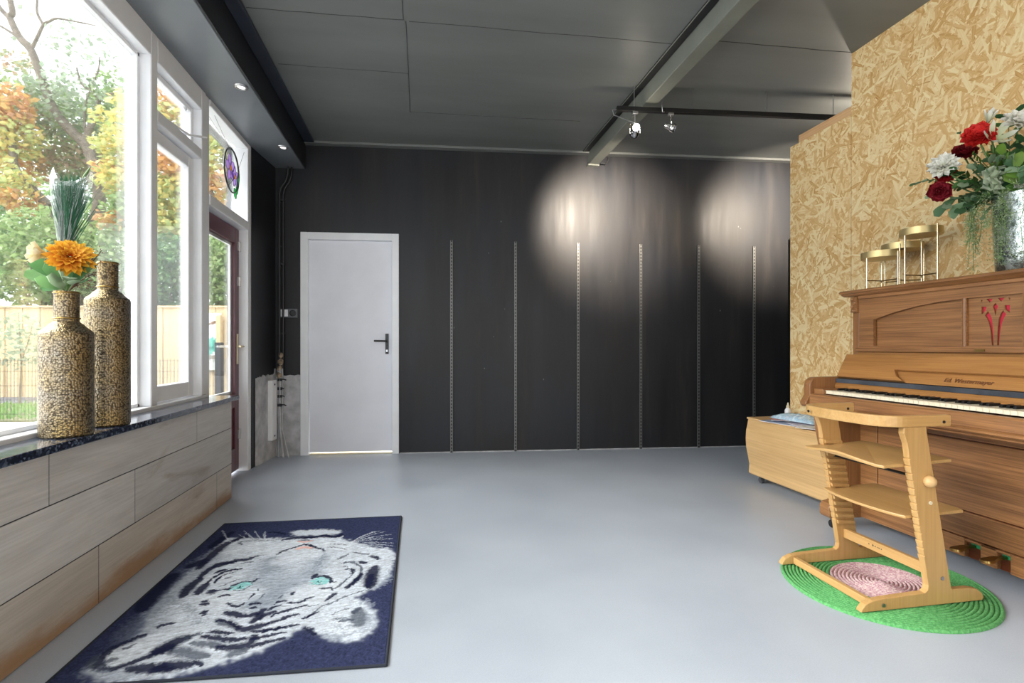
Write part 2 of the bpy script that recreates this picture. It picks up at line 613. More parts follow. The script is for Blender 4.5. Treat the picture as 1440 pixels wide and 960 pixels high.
def rail_material():
    t = NT('slotted_rail_metal')
    z = t.n('SeparateXYZ', {'Vector': t.coord()}).outputs[2]
    fr = t.math('FRACT', t.math('MULTIPLY', z, 31.25))
    s_ = t.math('LESS_THAN', fr, 0.55)
    x = t.n('SeparateXYZ', {'Vector': t.coord()}).outputs[0]
    inn = t.math('LESS_THAN', t.math('ABSOLUTE', x), 0.006)
    f = t.math('MULTIPLY', s_, inn)
    t.p(color=t.mix(f, srgb(104, 104, 102), srgb(36, 36, 36)), rough=0.4, metal=0.3)
    return t.m


def hammered_material():
    t = NT('hammered_black_gold')
    v = t.n('TexVoronoi', {'Vector': t.mapping((1, 1, 0.9)), 'Scale': 150.0, 'Randomness': 0.75}, feature='F1').outputs['Distance']
    patch = t.noise(t.mapping(), 9, 3).outputs['Fac']
    g = t.ramp(v, [(0.2, 1.0), (0.75, 0.0)])
    gold = t.ramp(patch, [(0.35, srgb(150, 142, 128)), (0.65, srgb(170, 146, 96))])
    t.p(color=t.mix(g, srgb(70, 61, 49), gold), metal=0.8, rough=0.31)
    t.bump(g, 0.35, 0.004)
    return t.m


M['floor'] = floor_material()
M['black_wall'] = black_wall_material()
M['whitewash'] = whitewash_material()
M['granite'] = granite_material()
M['rail'] = rail_material()
M['hammered'] = hammered_material()

# ------------------------------------------------------------------ room shell
CEIL_Z = 2.87
WX = -1.37                       # inner face of the window frames
_ba = math.radians(-4.4725)
BWM = Matrix(((math.cos(_ba), -math.sin(_ba), 0, -1.062), (math.sin(_ba), math.cos(_ba), 0, 4.968), (0, 0, 1, 0), (0, 0, 0, 1)))


def bw(u, w, z):
    return BWM @ Vector((u, w, z))


MB().box(-1.5, 4.5, -3.6, 5.2, -0.12, 0.0).build('floor', M['floor'], kind='structure')

ceil = MB().box(-1.6, 4.5, -3.6, 5.2, CEIL_Z, CEIL_Z + 0.1).build('ceiling', M['ceiling'], kind='structure')
b = MB()
def seam(x0, y0, x1, y1, wd=0.004):
    n = 9; pts = []
    for i in range(n):
        t = i / (n - 1)
        pts.append((x0 + (x1 - x0) * t, y0 + (y1 - y0) * t + rnd.uniform(-.004, .004), CEIL_Z))
    b.tube(pts, wd / 2, 5)
for s_ in ((-.95, 3.04, -.10, 3.0), (-.068, 3.005, 1.52, 2.94), (-.93, 3.606, -.085, 3.58), (-.085, 4.16, 1.3, 4.09), (1.70, 2.87, 2.70, 2.83)):
    seam(*s_)
for s_ in ((-.10, 2.3, -.10, 3.0), (-.085, 3.007, -.084, 4.16)):
    b.tube([(s_[0], s_[1], CEIL_Z), (s_[2], s_[3], CEIL_Z)], 0.002, 5)
b.build('seam', M['black'], ceil)
# slim trim boards round the ceiling edge, and a shade strip beside the beam
b = MB(); b.box(-0.02, 2.66, -0.07, -0.0, CEIL_Z - 0.022, CEIL_Z, BWM); b.build('trim_1', M['ceiling'], kind='structure', base=(0, 4.9, CEIL_Z), bevel=0.003)
b = MB(); b.box(2.78, 5.2, -0.07, -0.0, CEIL_Z - 0.022, CEIL_Z, BWM); b.build('trim_2', M['ceiling'], kind='structure', base=(3, 4.7, CEIL_Z), bevel=0.003)
MB().box(-1.04, -0.955, -3.5, 4.92, CEIL_Z - 0.02, CEIL_Z).build('trim_3', M['navy_paint'], kind='structure', base=(-1, 4, CEIL_Z), bevel=0.003)
MB().box(1.525, 1.58, -3.5, 4.78, CEIL_Z - 0.008, CEIL_Z).build('gap_shade_strip', M['dark_metal'], kind='structure', base=(1.55, 3, CEIL_Z))  # dark strip standing in for the shadow in the gap beside the beam
MB().tube([(1.525, y, CEIL_Z - 0.012) for y in (-3.5, 0, 2.5, 3.6, 4.75)], 0.0035, 6).build('trim_5', M['beam'], kind='structure', base=(1.525, 3, CEIL_Z))

# boxed-in soffit above the windows, and the timber beam
MB().box(-1.052, -1.042, -3.6, 4.975, 2.636, CEIL_Z).build('soffit_shade_board', M['black_paint'], kind='structure', base=(-1.05, 4.9, 2.632), bevel=0.002)  # black board that puts the shade on the soffit's room side into colour
MB().box(-1.6, -1.0525, -3.6, 5.15, 2.632, CEIL_Z).build('trim_6', M['soffit'], kind='structure', base=(-1.3, 4.9, 2.632), bevel=0.006)
b = MB(); b.box(1.585, 1.685, -3.55, 4.76, 2.75, CEIL_Z)
b.box(1.578, 1.692, 4.70, 4.765, 2.738, 2.756)
b.build('trim_7', M['beam'], kind='structure', base=(1.63, 4.7, CEIL_Z), bevel=0.006)

# back wall with its door opening
b = MB()
b.box(-0.42, -0.025, 0, 0.12, 0, CEIL_Z + .08, BWM)
b.box(-0.025, 0.862, 0, 0.12, 2.05, CEIL_Z + .08, BWM)
b.box(0.862, 5.6, 0, 0.12, 0, CEIL_Z + .08, BWM)
wall_b = b.build('wall_back', M['black_wall'], kind='structure', base=bw(0, 0, 0))
b = MB()      # unpainted strip beside the door
tp = [(-0.25, 0.735), (-0.2, 0.742), (-0.16, 0.731), (-0.12, 0.74), (-0.08, 0.734), (-0.05, 0.742), (-0.026, 0.738)]
b.prism([(-0.026, 0.0), (-0.25, 0.0)] + tp, 'y', -0.004, 0.0, BWM)
b.build('bare_plaster', M['plaster'], wall_b)
b = MB(); b.box(0.87, 5.0, -0.004, 0, 0, 0.008, BWM); b.build('baseboard_back', M['plaster'], kind='structure', base=bw(2, 0, 0))

# white interior door
d2 = empty('door_2', bw(0.42, 0, 0), kind='structure')
b = MB()
b.box(-0.025, 0.042, -0.016, 0.1, 0, 2.05, BWM); b.box(0.80, 0.862, -0.016, 0.1, 0, 2.05, BWM); b.box(0.042, 0.80, -0.016, 0.1, 1.985, 2.05, BWM)
b.build('door_frame', M['white'], d2, bevel=0.003)
b = MB(); b.box(0.048, 0.796, 0.018, 0.058, 0.022, 1.982, BWM); b.build('door_leaf', M['white_door'], d2, bevel=0.002)
b = MB(); b.box(0.05, 0.80, 0.01, 0.09, 0.0, 0.008, BWM); b.build('threshold', M['cream'], d2)
b = MB()
b.box(0.735, 0.765, 0.008, 0.018, 0.93, 1.12, BWM)
b.tube([bw(0.75, 0.012, 1.05), bw(0.75, -0.035, 1.05), bw(0.735, -0.045, 1.05), bw(0.64, -0.045, 1.052)], 0.009, 8)
b.build('door_handle', M['black'], d2, bevel=0.002, smooth=40)
b = MB(); b.box(0.742, 0.758, 0.004, 0.009, 0.95, 0.97, BWM); b.build('keyhole_plate', M['steel'], d2)

# left wall: knee wall, posts, corner pier and the stretch behind the camera
wl = MB().box(-1.5, -1.245, -0.6, 3.648, 0, 0.64).box(-1.5, WX, -3.6, -0.6, 0, 2.64).build('wall_left', M['black_paint'], kind='structure', base=(-1.3, 2, 0))
b = MB()
rows = ((0.003, 0.226, (-0.6, 0.83, 2.239, 3.407, 3.655), (0.93, 0.87, 0.80)), (0.230, 0.461, (-0.6, 1.10, 2.495, 3.655), (0.96, 0.955, 0.945)), (0.465, 0.643, (-0.6, 0.81, 1.969, 3.124, 3.655), (0.98, 0.97, 0.96)))
for z0, z1, ys, tint in rows:
    for y0, y1 in zip(ys, ys[1:]):
        k = rnd.uniform(0.93, 1.03)
        b.col = tuple(c * k for c in tint)
        b.box(-1.2455, -1.232, y0 + 0.001, y1 - 0.001, z0, z1)
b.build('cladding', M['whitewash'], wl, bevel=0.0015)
jb = MB()
for z0, z1, ys, tint in rows:
    for y in ys[1:-1]: jb.box(-1.245, -1.2322, y - 0.0013, y + 0.0013, z0, z1)
    if z1 < 0.6: jb.box(-1.245, -1.2335, -0.6, 3.65, z1, z1 + 0.004)
jb.build('plank_joint', M['black'], wl)
pier = MB()
pier.prism([(-1.55, 4.50), (-1.365, 4.50), (-1.308, 5.0), (-1.55, 5.1)], 'z', 0, 2.64)
pier.box(-1.55, -1.46, 3.50, 5.1, 2.6, 2.86)
wp = pier.build('wall_left_pier', M['black_paint'], kind='structure', base=(-1.4, 4.7, 0), bevel=0.004)
b = MB()
b.prism([(4.555, 0.0), (4.985, 0.0)] + [(4.985 - i * 0.0165, 0.745 + rnd.uniform(-.012, .012) + (0.05 if i < 3 else 0)) for i in range(27)], 'x', 0, 0.004,
        Matrix(((1, (1.365 - 1.308) / 0.5, 0, -1.361 - 4.5 * 0.114), (0, 1, 0, 0), (0, 0, 1, 0), (0, 0, 0, 1))))
b.build('bare_plaster', M['plaster'], wp)
# walls behind the camera and beyond the board partition
b = MB(); b.box(-1.6, -1.35, -3.6, -3.5, 0, 2.87); b.box(-1.35, 3.6, -3.6, -3.5, 2.7, 2.87); b.box(3.6, 4.5, -3.6, -3.5, 0, 2.87); b.box(-1.35, 3.6, -3.6, -3.5, 0, 0.3)
b.build('wall_front', M['black_paint'], kind='structure')
MB().box(4.4, 4.5, -3.6, 4.8, 0, CEIL_Z).build('wall_right_outer', M['black_paint'], kind='structure')

# strand-board partition on the right
wr = MB().box(2.71, 2.80, -3.6, 2.843, 0, CEIL_Z).build('wall_right', M['osb'], kind='structure', base=(2.75, 2.8, 0))
b = MB(); b.prism([(2.846, 0), (3.392, 0), (3.392, 2.482), (2.846, 2.482)], 'x', 2.708, 2.798); b.build('low_board', M['osb'], wr)
b = MB(); b.box(2.716, 2.78, 2.847, 3.316, 2.482, 2.541); b.build('top_batten', M['batten'], wr, bevel=0.003)

# window board and the three glazed bays
sill = MB().box(WX, -1.205, -0.6, 3.72, 0.643, 0.672).build('windowsill', M['granite'], kind='structure', base=(-1.28, 2, 0.643), bevel=0.004)


def bay(name, y0, y1, z0, z1, parts, panes):
    r = empty(name, (WX, (y0 + y1) / 2, z0), kind='structure')
    return r


w1 = empty('window_1', (WX, 1.2, 0.672), kind='structure')
b = MB()
b.box(-1.49, WX, -0.6, 2.928, 2.505, 2.64)          # head
b.box(-1.50, WX, -0.6, 3.62, 0.60, 0.690)           # bottom rail
b.box(-1.49, WX, 2.928, 2.994, 0.69, 2.64)          # post
b.box(-1.49, WX, -0.66, -0.60, 0.69, 2.64)
b.build('window_frame', M['white'], w1, bevel=0.006)
b = MB()
for q in ((-1.47, -1.425, -0.6, 2.928, 2.485, 2.505), (-1.47, -1.425, -0.6, 2.928, 0.69, 0.708), (-1.47, -1.425, 2.908, 2.928, 0.69, 2.505), (-1.47, -1.425, -0.6, -0.58, 0.69, 2.505)):
    b.box(*q)
b.build('glazing_bead', M['white'], w1, bevel=0.003)
MB().box(-1.452, -1.448, -0.58, 2.908, 0.708, 2.485).build('window_pane', M['glass'], w1)

w2 = empty('window_2', (WX, 3.27, 0.69), kind='structure')
b = MB()
b.box(-1.49, WX, 2.994, 3.547, 2.503, 2.64)
b.box(-1.49, WX, 2.994, 3.547, 2.188, 2.252)
b.box(-1.49, WX, 3.547, 3.612, 0.69, 2.64)
b.build('window_frame', M['white'], w2, bevel=0.006)
b = MB()
sx = (-1.462, -1.418)
for q in ((*sx, 2.997, 3.062, 0.694, 2.184), (*sx, 3.480, 3.544, 0.694, 2.184), (*sx, 3.062, 3.480, 2.112, 2.184), (*sx, 3.062, 3.480, 0.694, 0.782)):
    b.box(*q)
b.build('casement_sash', M['white'], w2, bevel=0.006)
MB().box(-1.447, -1.443, 3.06, 3.482, 0.78, 2.114).build('window_pane', M['glass'], w2)
b = MB()
for q in ((*sx, 2.997, 3.03, 2.256, 2.50), (*sx, 3.512, 3.544, 2.256, 2.50), (*sx, 3.03, 3.512, 2.468, 2.50), (*sx, 3.03, 3.512, 2.256, 2.29)):
    b.box(*q)
b.build('vent_sash', M['white'], w2, bevel=0.005)
MB().box(-1.447, -1.443, 3.028, 3.514, 2.288, 2.47).build('vent_pane', M['glass'], w2)
b = MB()
b.tube([(-1.40, 3.10, 2.263), (-1.385, 3.25, 2.266), (-1.37, 3.36, 2.268), (-1.345, 3.45, 2.295), (-1.325, 3.50, 2.312)], [0.006, 0.006, 0.007, 0.008, 0.005], 8)
b.box(-1.405, -1.385, 3.33, 3.37, 2.252, 2.27)
b.sphere((-1.41, 3.40, 2.44), 0.014, 8, 6)
b.build('casement_stay', M['white'], w2, smooth=50)

w3 = empty('window_3', (WX, 4.05, 2.0), kind='structure')
b = MB()
b.box(-1.49, WX - 0.006, 3.616, 3.681, 0.0, 2.64)
b.box(-1.49, WX, 4.431, 4.502, 0.0, 2.64)
b.box(-1.49, WX, 3.681, 4.431, 2.590, 2.64)
b.box(-1.49, WX, 3.681, 4.431, 1.935, 2.005)
b.build('window_frame', M['white'], w3, bevel=0.006)
MB().box(-1.462, -1.458, 3.683, 4.429, 2.007, 2.588).build('window_pane', M['glass'], w3)

d1 = empty('door_1', (-1.46, 4.05, 0), kind='structure')
b = MB()
dx = (-1.482, -1.438)
for q in ((*dx, 3.684, 3.79, 0.02, 1.932), (*dx, 4.345, 4.428, 0.02, 1.932), (*dx, 3.79, 4.345, 1.815, 1.932), (*dx, 3.79, 4.345, 0.52, 0.625), (*dx, 3.79, 4.345, 0.02, 0.20)):
    b.box(*q)
b.box(-1.468, -1.452, 3.78, 4.35, 0.2, 0.53)
b.build('door_leaf', M['burgundy'], d1, bevel=0.004)
b = MB()
for q in ((-1.478, -1.462, 3.79, 3.81, 0.625, 1.815), (-1.478, -1.462, 4.315, 4.345, 0.625, 1.815), (-1.478, -1.462, 3.81, 4.315, 0.625, 0.65), (-1.478, -1.462, 3.81, 4.315, 1.79, 1.815)):
    b.box(*q)
b.build('glazing_bead', M['white'], d1, bevel=0.003)
MB().box(-1.460, -1.456, 3.788, 4.347, 0.623, 1.817).build('door_pane', M['glass'], d1)
b = MB()
b.box(-1.438, -1.432, 4.37, 4.402, 0.86, 1.10)
b.tube([(-1.434, 4.386, 1.0), (-1.395, 4.386, 1.0), (-1.388, 4.375, 1.0), (-1.388, 4.30, 1.0)], 0.009, 8)
b.build('door_handle', M['cream'], d1, bevel=0.002, smooth=50)
b = MB()
b.tube([(-1.484, 4.386, 1.0), (-1.53, 4.386, 1.0), (-1.535, 4.37, 1.0), (-1.535, 4.26, 1.0)], 0.009, 8)
b.build('outside_handle', M['steel'], d1, smooth=50)
for i, z in enumerate((0.30, 1.52, 1.80)):
    b = MB(); b.tube([(-1.432, 4.43, z - 0.04), (-1.432, 4.43, z + 0.04)], 0.008, 8); b.box(-1.438, -1.434, 4.40, 4.43, z - 0.035, z + 0.035)
    b.build('hinge', M['steel'], d1, smooth=50)

# ------------------------------------------------------------------ outdoors, as far as the windows show it
def out_strip(d0, d1, u0, u1, z):
    P = []
    for u, d in ((u0, d0), (u1, d0), (u1, d1), (u0, d1)):
        P.append((CY * u + SY * d, -SY * u + CY * d, z))
    return P
M['paving'] = plain('pale_concrete_paving', (214, 212, 208), 0.8, bump=0.2, bscale=60)
M['asphalt'] = plain('dark_asphalt', (92, 94, 102), 0.9, bump=0.3)
M['soil'] = plain('garden_soil', (108, 112, 78), 0.95, bump=0.4)
b = MB()
b.prism([(-14, -6), (-1.52, -6), (-1.52, 5.3), (2.5, 5.3), (0.3, 7.1), (-5.6, 8.2), (-14, 9.6)], 'z', -0.16, -0.05)
b.build('patio', M['paving'], kind='structure')
b = MB(); b.prism([p[:2] for p in out_strip(7.2, 9.4, -26, 4, 0)], 'z', -0.18, -0.04); lawn_base = b.build('garden_ground', M['soil'], kind='structure')
b = MB(); b.prism([p[:2] for p in out_strip(9.4, 10.55, -27, 4, 0)], 'z', -0.18, -0.04); b.build('garden_path', M['asphalt'], kind='structure')
b = MB(); b.prism([p[:2] for p in out_strip(10.55, 34, -40, 14, 0)], 'z', -0.18, -0.05); b.build('ground_beyond_fence', M['soil'], kind='structure')

b = MB()
g = random.Random(3)
for i in range(5200):
    u = g.uniform(-12.5, -4.0); d = g.uniform(7.3, 9.35)
    x, y = CY * u + SY * d, -SY * u + CY * d
    a = g.uniform(0, 2 * PI); h = g.uniform(0.03, 0.09); w = 0.012
    k = g.uniform(0.8, 1.2); b.col = (0.20 * k, 0.42 * k, 0.10 * k)
    dx_, dy_ = math.cos(a) * w, math.sin(a) * w
    i0 = b.add((x - dx_, y - dy_, -0.04)); i1 = b.add((x + dx_, y + dy_, -0.04)); i2 = b.add((x + g.uniform(-.03, .03), y + g.uniform(-.03, .03), -0.04 + h))
    b.face(i0, i1, i2)
b.build('lawn_grass', M['leaf'], kind='stuff', label='short green grass strip between patio and board fence', cat='grass', base=at(-200, 575, 8.3))

FM = Matrix(((CY, SY, 0, 0), (-SY, CY, 0, 0), (0, 0, 1, 0), (0, 0, 0, 1)))   # u to the right, d away from the camera
fr = empty('board_fence', FM @ Vector((-8, 10.5, -0.04)), 'pale wooden board fence behind the garden, below the trees', 'fence')
b = MB(); u = -26.06; i = 0
while u < -3.0:
    b.box(u, u + 0.172, 10.5 + (0.012 if i % 2 else 0), 10.522 + (0.012 if i % 2 else 0), -0.04, 1.80, FM); u += 0.18; i += 1
b.build('fence_boards', M['fence_wood'], fr)
b = MB(); b.box(-26.06, -3.0, 10.47, 10.55, 1.80, 1.835, FM); b.build('fence_cap', M['fence_wood'], fr)
b = MB(); b.box(-26.06, -3.0, 10.534, 10.57, 0.35, 0.42, FM); b.box(-26.06, -3.0, 10.534, 10.57, 1.4, 1.47, FM); b.build('fence_rail', M['fence_wood'], fr)

mf = empty('mesh_fence', FM @ Vector((-7, 7.2, -0.04)), 'low dark wire mesh fence at the edge of the patio', 'fence')
b = MB()
u = -20.0
while u < -3.6:
    b.box(u - 0.0022, u + 0.0022, 7.2, 7.2044, -0.04, 0.83, FM); u += 0.05
for z in (0.05, 0.25, 0.45, 0.65, 0.80):
    b.box(-20, -3.6, 7.1945, 7.199, z - 0.003, z + 0.003, FM)
b.build('wire_mesh', M['dark_metal'], mf)
for u in (-18.2, -15.8, -13.4, -11.0, -8.6, -6.2, -3.9):
    b = MB(); b.box(u - 0.02, u + 0.02, 7.206, 7.246, -0.04, 0.86, FM); b.build('post', M['dark_metal'], mf)

# painted garden board and the wooden post next to it
gb = empty('garden_board', FM @ Vector((-6.05, 10.4, 0.35)), 'painted garden board with teal plant picture on the fence', 'sign')
b = MB(); b.box(-6.42, -5.93, 10.43, 10.455, 0.52, 1.68, FM); b.build('panel', plain('board_white', (236, 238, 236), 0.6), gb)
b = MB()
for (cu_, cz, ru, rz) in ((-6.12, 1.05, .12, .16), (-6.02, 0.98, .10, .12), (-6.2, 0.92, .12, .14), (-6.0, 1.1, .08, .1)):
    b.prism([(cu_ + ru * math.cos(a * PI / 7) * (1 if a % 2 else .72), cz + rz * math.sin(a * PI / 7) * (1 if a % 2 else .72)) for a in range(14)], 'y', 10.424, 10.43, FM)
b.build('painted_plant', plain('teal_print', (94, 186, 172), 0.6), gb)
b = MB(); b.prism([(-6.2, 1.44), (-6.12, 1.50), (-6.0, 1.54), (-5.93, 1.5), (-6.0, 1.49), (-6.08, 1.45)], 'y', 10.424, 10.43, FM); b.build('painted_bird', plain('brown_print', (132, 104, 84), 0.6), gb)
b = MB(); b.box(-6.42, -5.93, 10.425, 10.43, 0.74, 0.82, FM); b.box(-6.40, -6.2, 10.425, 10.43, 0.55, 0.72, FM); b.build('painted_base', plain('grey_print', (150, 140, 128), 0.6), gb)
gp = empty('garden_post', FM @ Vector((-5.78, 10.2, -0.04)), 'square wooden garden post with a dark lower sleeve', 'post')
b = MB(); b.box(-5.87, -5.78, 10.15, 10.24, 0.0, 1.62, FM); b.build('timber', M['fence_wood'], gp, bevel=0.005)
b = MB(); b.box(-5.885, -5.765, 10.135, 10.255, -0.04, 1.08, FM); b.build('sleeve', plain('black_tar', (58, 60, 66), 0.7), gp, bevel=0.005)


def leaf_cloud(b, c, rx, ry, rz, n, pal, size, g, shell=0.35):
    for _ in range(n):
        while True:
            v = Vector((g.uniform(-1, 1), g.uniform(-1, 1), g.uniform(-1, 1)))
            if shell < v.length < 1: break
        p = Vector(c) + Vector((v.x * rx, v.y * ry, v.z * rz))
        col = pal[g.randrange(len(pal))]; k = g.uniform(0.8, 1.2)
        b.col = tuple(min(0.92, x * k) for x in col)
        d = Vector((g.gauss(0, 1), g.gauss(0, 1), g.gauss(-0.3, 0.6))).normalized()
        n_ = Vector((g.gauss(0, 1), g.gauss(0, 1), g.gauss(0.6, 0.6)))
        n_ = n_ - d * n_.dot(d)
        if n_.length < 1e-3: continue
        n_.normalize(); sd = d.cross(n_); L = size * g.uniform(0.6, 1.3); W = L * 0.33
        k0 = len(b.v)
        for q in (p, p + d * L * .5 + sd * W - n_ * L * .06, p + d * L, p + d * L * .5 - sd * W - n_ * L * .06): b.add(q)
        b.face(k0, k0 + 1, k0 + 2); b.face(k0, k0 + 2, k0 + 3)


GRN = [(0.33, 0.46, 0.19), (0.38, 0.5, 0.22), (0.27, 0.4, 0.16), (0.43, 0.52, 0.27)]
DKG = [(0.14, 0.29, 0.12), (0.19, 0.33, 0.14), (0.23, 0.37, 0.17), (0.12, 0.24, 0.11)]
YEL = [(0.69, 0.62, 0.22), (0.59, 0.62, 0.27), (0.72, 0.59, 0.22), (0.5, 0.59, 0.25)]
ORA = [(0.75, 0.49, 0.18), (0.74, 0.41, 0.16), (0.75, 0.57, 0.26), (0.66, 0.39, 0.23)]
RUS = [(0.46, 0.34, 0.25), (0.43, 0.4, 0.24), (0.52, 0.38, 0.27), (0.37, 0.41, 0.24)]
SAG = [(0.37, 0.45, 0.33), (0.33, 0.42, 0.3), (0.42, 0.48, 0.37)]

g = random.Random(11)


def tree(name, label, d, limbs, blobs, leaf=0.15):
    base = at(limbs[0][0][0][0], limbs[0][0][0][1], d); base.z = -0.05
    r = empty(name, base, label, 'tree', group=None)
    b = MB()
    for pts, r0, r1 in limbs:
        path = [at(px, py, d + dd) for px, py, dd in [(p + (0,))[:3] for p in pts]]
        # subdivide for a softer run
        fine = []
        for i in range(len(path) - 1):
            for k in range(3):
                t = k / 3
                p0 = path[max(i - 1, 0)]; p1 = path[i]; p2 = path[i + 1]; p3 = path[min(i + 2, len(path) - 1)]
                fine.append(0.5 * ((2 * p1) + (p2 - p0) * t + (2 * p0 - 5 * p1 + 4 * p2 - p3) * t * t + (3 * p1 - p0 - 3 * p2 + p3) * t ** 3))
        fine.append(path[-1])
        n = len(fine)
        b.tube(fine, [(r0 + (r1 - r0) * i / (n - 1)) * d / F_PX for i in range(n)], 8)
    b.build('trunk', M['bark'], r, smooth=60)
    groups = {}
    for px, py, dd, rx, rz, n, pal, nm in blobs:
        groups.setdefault(nm, MB())
        c = at(px, py, d + dd)
        leaf_cloud(groups[nm], c, rx * d / F_PX, max(0.5, rx * d / F_PX * 0.8), rz * d / F_PX, n, pal, leaf, g, 0.0)
    for nm, mb in groups.items():
        mb.build(nm, M['leaf'], r)
    return r


tree('bare_limbed_tree', 'tall tree with a forked grey trunk and thin high twigs', 14.0,
     [([(112, 545), (116, 420), (122, 335), (137, 303), (140, 275), (135, 244), (126, 214), (117, 200), (96, 180), (76, 154), (64, 125), (54, 97), (43, 69), (28, 53), (14, 25), (18, 18), (13, -10), (10, -60)], 9.5, 3.0),
      ([(14, 25), (5, 17), (-4, 4), (-20, -30)], 3.4, 2),
      ([(44, 70), (53, 52), (61, 35), (70, 30), (80, 26), (105, 30), (135, 36)], 2.4, 0.9),
      ([(61, 35), (55, 24), (52, 14), (53, -10)], 2.0, 1.2),
      ([(22, 50), (10, 42), (0, 36), (-25, 20)], 1.8, 1.0),
      ([(119, 202), (124, 186), (131, 172), (137, 158), (141, 138), (160, 131)], 5, 1.6),
      ([(141, 140), (128, 128), (115, 118), (108, 95)], 2, 1.0),
      ([(121, 190), (119, 170), (122, 140), (138, 100), (140, 80)], 1.8, 0.8)],
     [(60, 60, 0, 150, 40, 110, SAG, 'sparse_leaves'), (130, 75, 0, 55, 34, 150, SAG, 'sparse_leaves'), (20, 85, 0, 30, 14, 90, RUS, 'sparse_leaves'),
      (115, 150, 0.5, 85, 46, 1250, SAG, 'green_leaves'), (85, 185, 1.0, 80, 60, 1300, GRN, 'green_leaves'), (70, 205, 1, 70, 50, 1100, RUS, 'rust_leaves'), (120, 235, 1, 60, 35, 700, RUS, 'rust_leaves'), (50, 135, .4, 60, 26, 420, GRN, 'green_leaves'), (160, 150, 0.4, 36, 50, 420, GRN, 'green_leaves')], 0.16)
tree('orange_leaved_tree', 'autumn tree with orange and yellow leaves at far left of the garden', 13.2,
     [([(78, 545), (76, 400), (70, 300), (41, 262), (21, 235), (18, 205), (11, 184), (0, 168), (-30, 130)], 7.5, 3),
      ([(41, 262), (30, 250), (0, 255), (-40, 230)], 4, 2), ([(70, 292), (50, 275), (44, 262)], 7, 6)],
     [(0, 150, 0, 42, 36, 800, ORA, 'orange_leaves'), (15, 195, 0, 40, 34, 420, YEL, 'yellow_leaves'), (-60, 170, 0, 60, 70, 1000, ORA, 'orange_leaves'), (5, 255, -.5, 40, 30, 420, YEL, 'yellow_leaves'), (25, 285, -.5, 30, 18, 200, ORA, 'orange_leaves'), (-80, 120, 0, 60, 30, 300, YEL, 'yellow_leaves'), (15, 230, 1, 50, 40, 500, ORA, 'orange_leaves')], 0.17)
tree('yellow_maple', 'maple with yellow green and orange leaves seen through the narrow window', 12.4,
     [([(330, 545), (325, 420), (318, 330), (296, 270), (262, 220), (230, 195), (195, 185)], 6, 2),
      ([(318, 330), (322, 260), (310, 200), (300, 150)], 4, 1.5), ([(262, 220), (250, 170), (240, 120), (246, 90)], 3, 1)],
     [(175, 205, 0, 40, 22, 420, YEL, 'yellow_leaves'), (180, 250, 0, 42, 28, 560, YEL, 'yellow_leaves'), (165, 240, 0.4, 30, 16, 220, ORA, 'orange_leaves'), (185, 290, 0, 36, 26, 420, GRN, 'green_leaves'), (165, 310, 0, 26, 14, 180, ORA, 'orange_leaves'),
      (236, 225, 0, 40, 30, 620, ORA, 'orange_leaves'), (245, 275, 0, 40, 34, 800, YEL, 'yellow_leaves'), (240, 318, 0, 36, 20, 420, YEL, 'yellow_leaves'), (250, 135, 0, 45, 32, 520, ORA, 'orange_leaves'), (245, 165, 0, 45, 24, 420, YEL, 'yellow_leaves'),
      (305, 215, 0, 40, 42, 520, YEL, 'yellow_leaves'), (310, 260, 0, 40, 24, 360, ORA, 'orange_leaves'), (330, 190, 0, 40, 30, 160, YEL, 'yellow_leaves'), (160, 170, .3, 30, 16, 160, YEL, 'yellow_leaves'), (190, 150, 0, 30, 24, 160, YEL, 'yellow_leaves')], 0.17)


def shrub(label, px, py, d, rx, rz, n, pal, leaf=0.14, cat='shrub', name='garden_shrub'):
    c = at(px, py, d); base = Vector((c.x, c.y, -0.05))
    r = empty(name, base, label, cat)
    b = MB()
    rx_, rz_ = rx * d / F_PX, rz * d / F_PX
    for k in range(5):
        a = k * 1.3
        b.tube([base + Vector((math.cos(a) * .05, math.sin(a) * .05, 0)), (base + c) / 2 + Vector((math.cos(a) * rx_ * .15, math.sin(a) * .1, 0)), c + Vector((math.cos(a) * rx_ * .5, math.sin(a) * .2, rz_ * .3))], [0.04, 0.03, 0.012], 6)
    b.build('stem', M['bark'], r)
    b = MB(); leaf_cloud(b, c, rx_, max(.6, rx_ * .7), rz_, n, pal, leaf, g, 0.0); b.build('foliage', M['leaf'], r)
    return r


for a in (('green shrub beyond the fence outside the left edge of the view', -170, 350, 12.4, 80, 85, 1500, GRN), ('dense green shrub above the fence at the far left', -40, 350, 12.2, 75, 75, 2400, DKG), ('mid green shrub behind the flower vases', 55, 360, 12.0, 62, 72, 2600, GRN), ('leafy green shrub between vase and window post', 150, 365, 12.4, 60, 62, 2100, GRN),
          ('dark green shrub low behind the narrow window', 235, 385, 12.0, 50, 58, 2300, DKG), ('bright conifer shrub seen through the glazed door', 318, 375, 11.8, 42, 60, 2300, GRN), ('dark conifer hedge plant behind the door glass edge', 390, 360, 12.3, 60, 70, 1800, DKG)):
    shrub(*a)
hg = MB()
for i in range(-14, 12):
    leaf_cloud(hg, at(-160 + i * 55, 340, 17.5), 1.3, 1.0, 2.6, 900, DKG if i % 2 else GRN, 0.22, g, 0.0)
hg.build('distant_hedge', M['leaf'], kind='stuff', label='tall dark green hedge far behind all the garden trees', cat='hedge', base=at(150, 500, 17.5))
b = MB(); leaf_cloud(b, at(28, 478, 8.9), .40, .3, .52, 260, SAG, 0.10, g, 0.0); shr = empty('garden_shrub', at(28, 560, 8.9), 'small sparse sapling standing in front of the fence', 'shrub'); b.build('foliage', M['leaf'], shr)
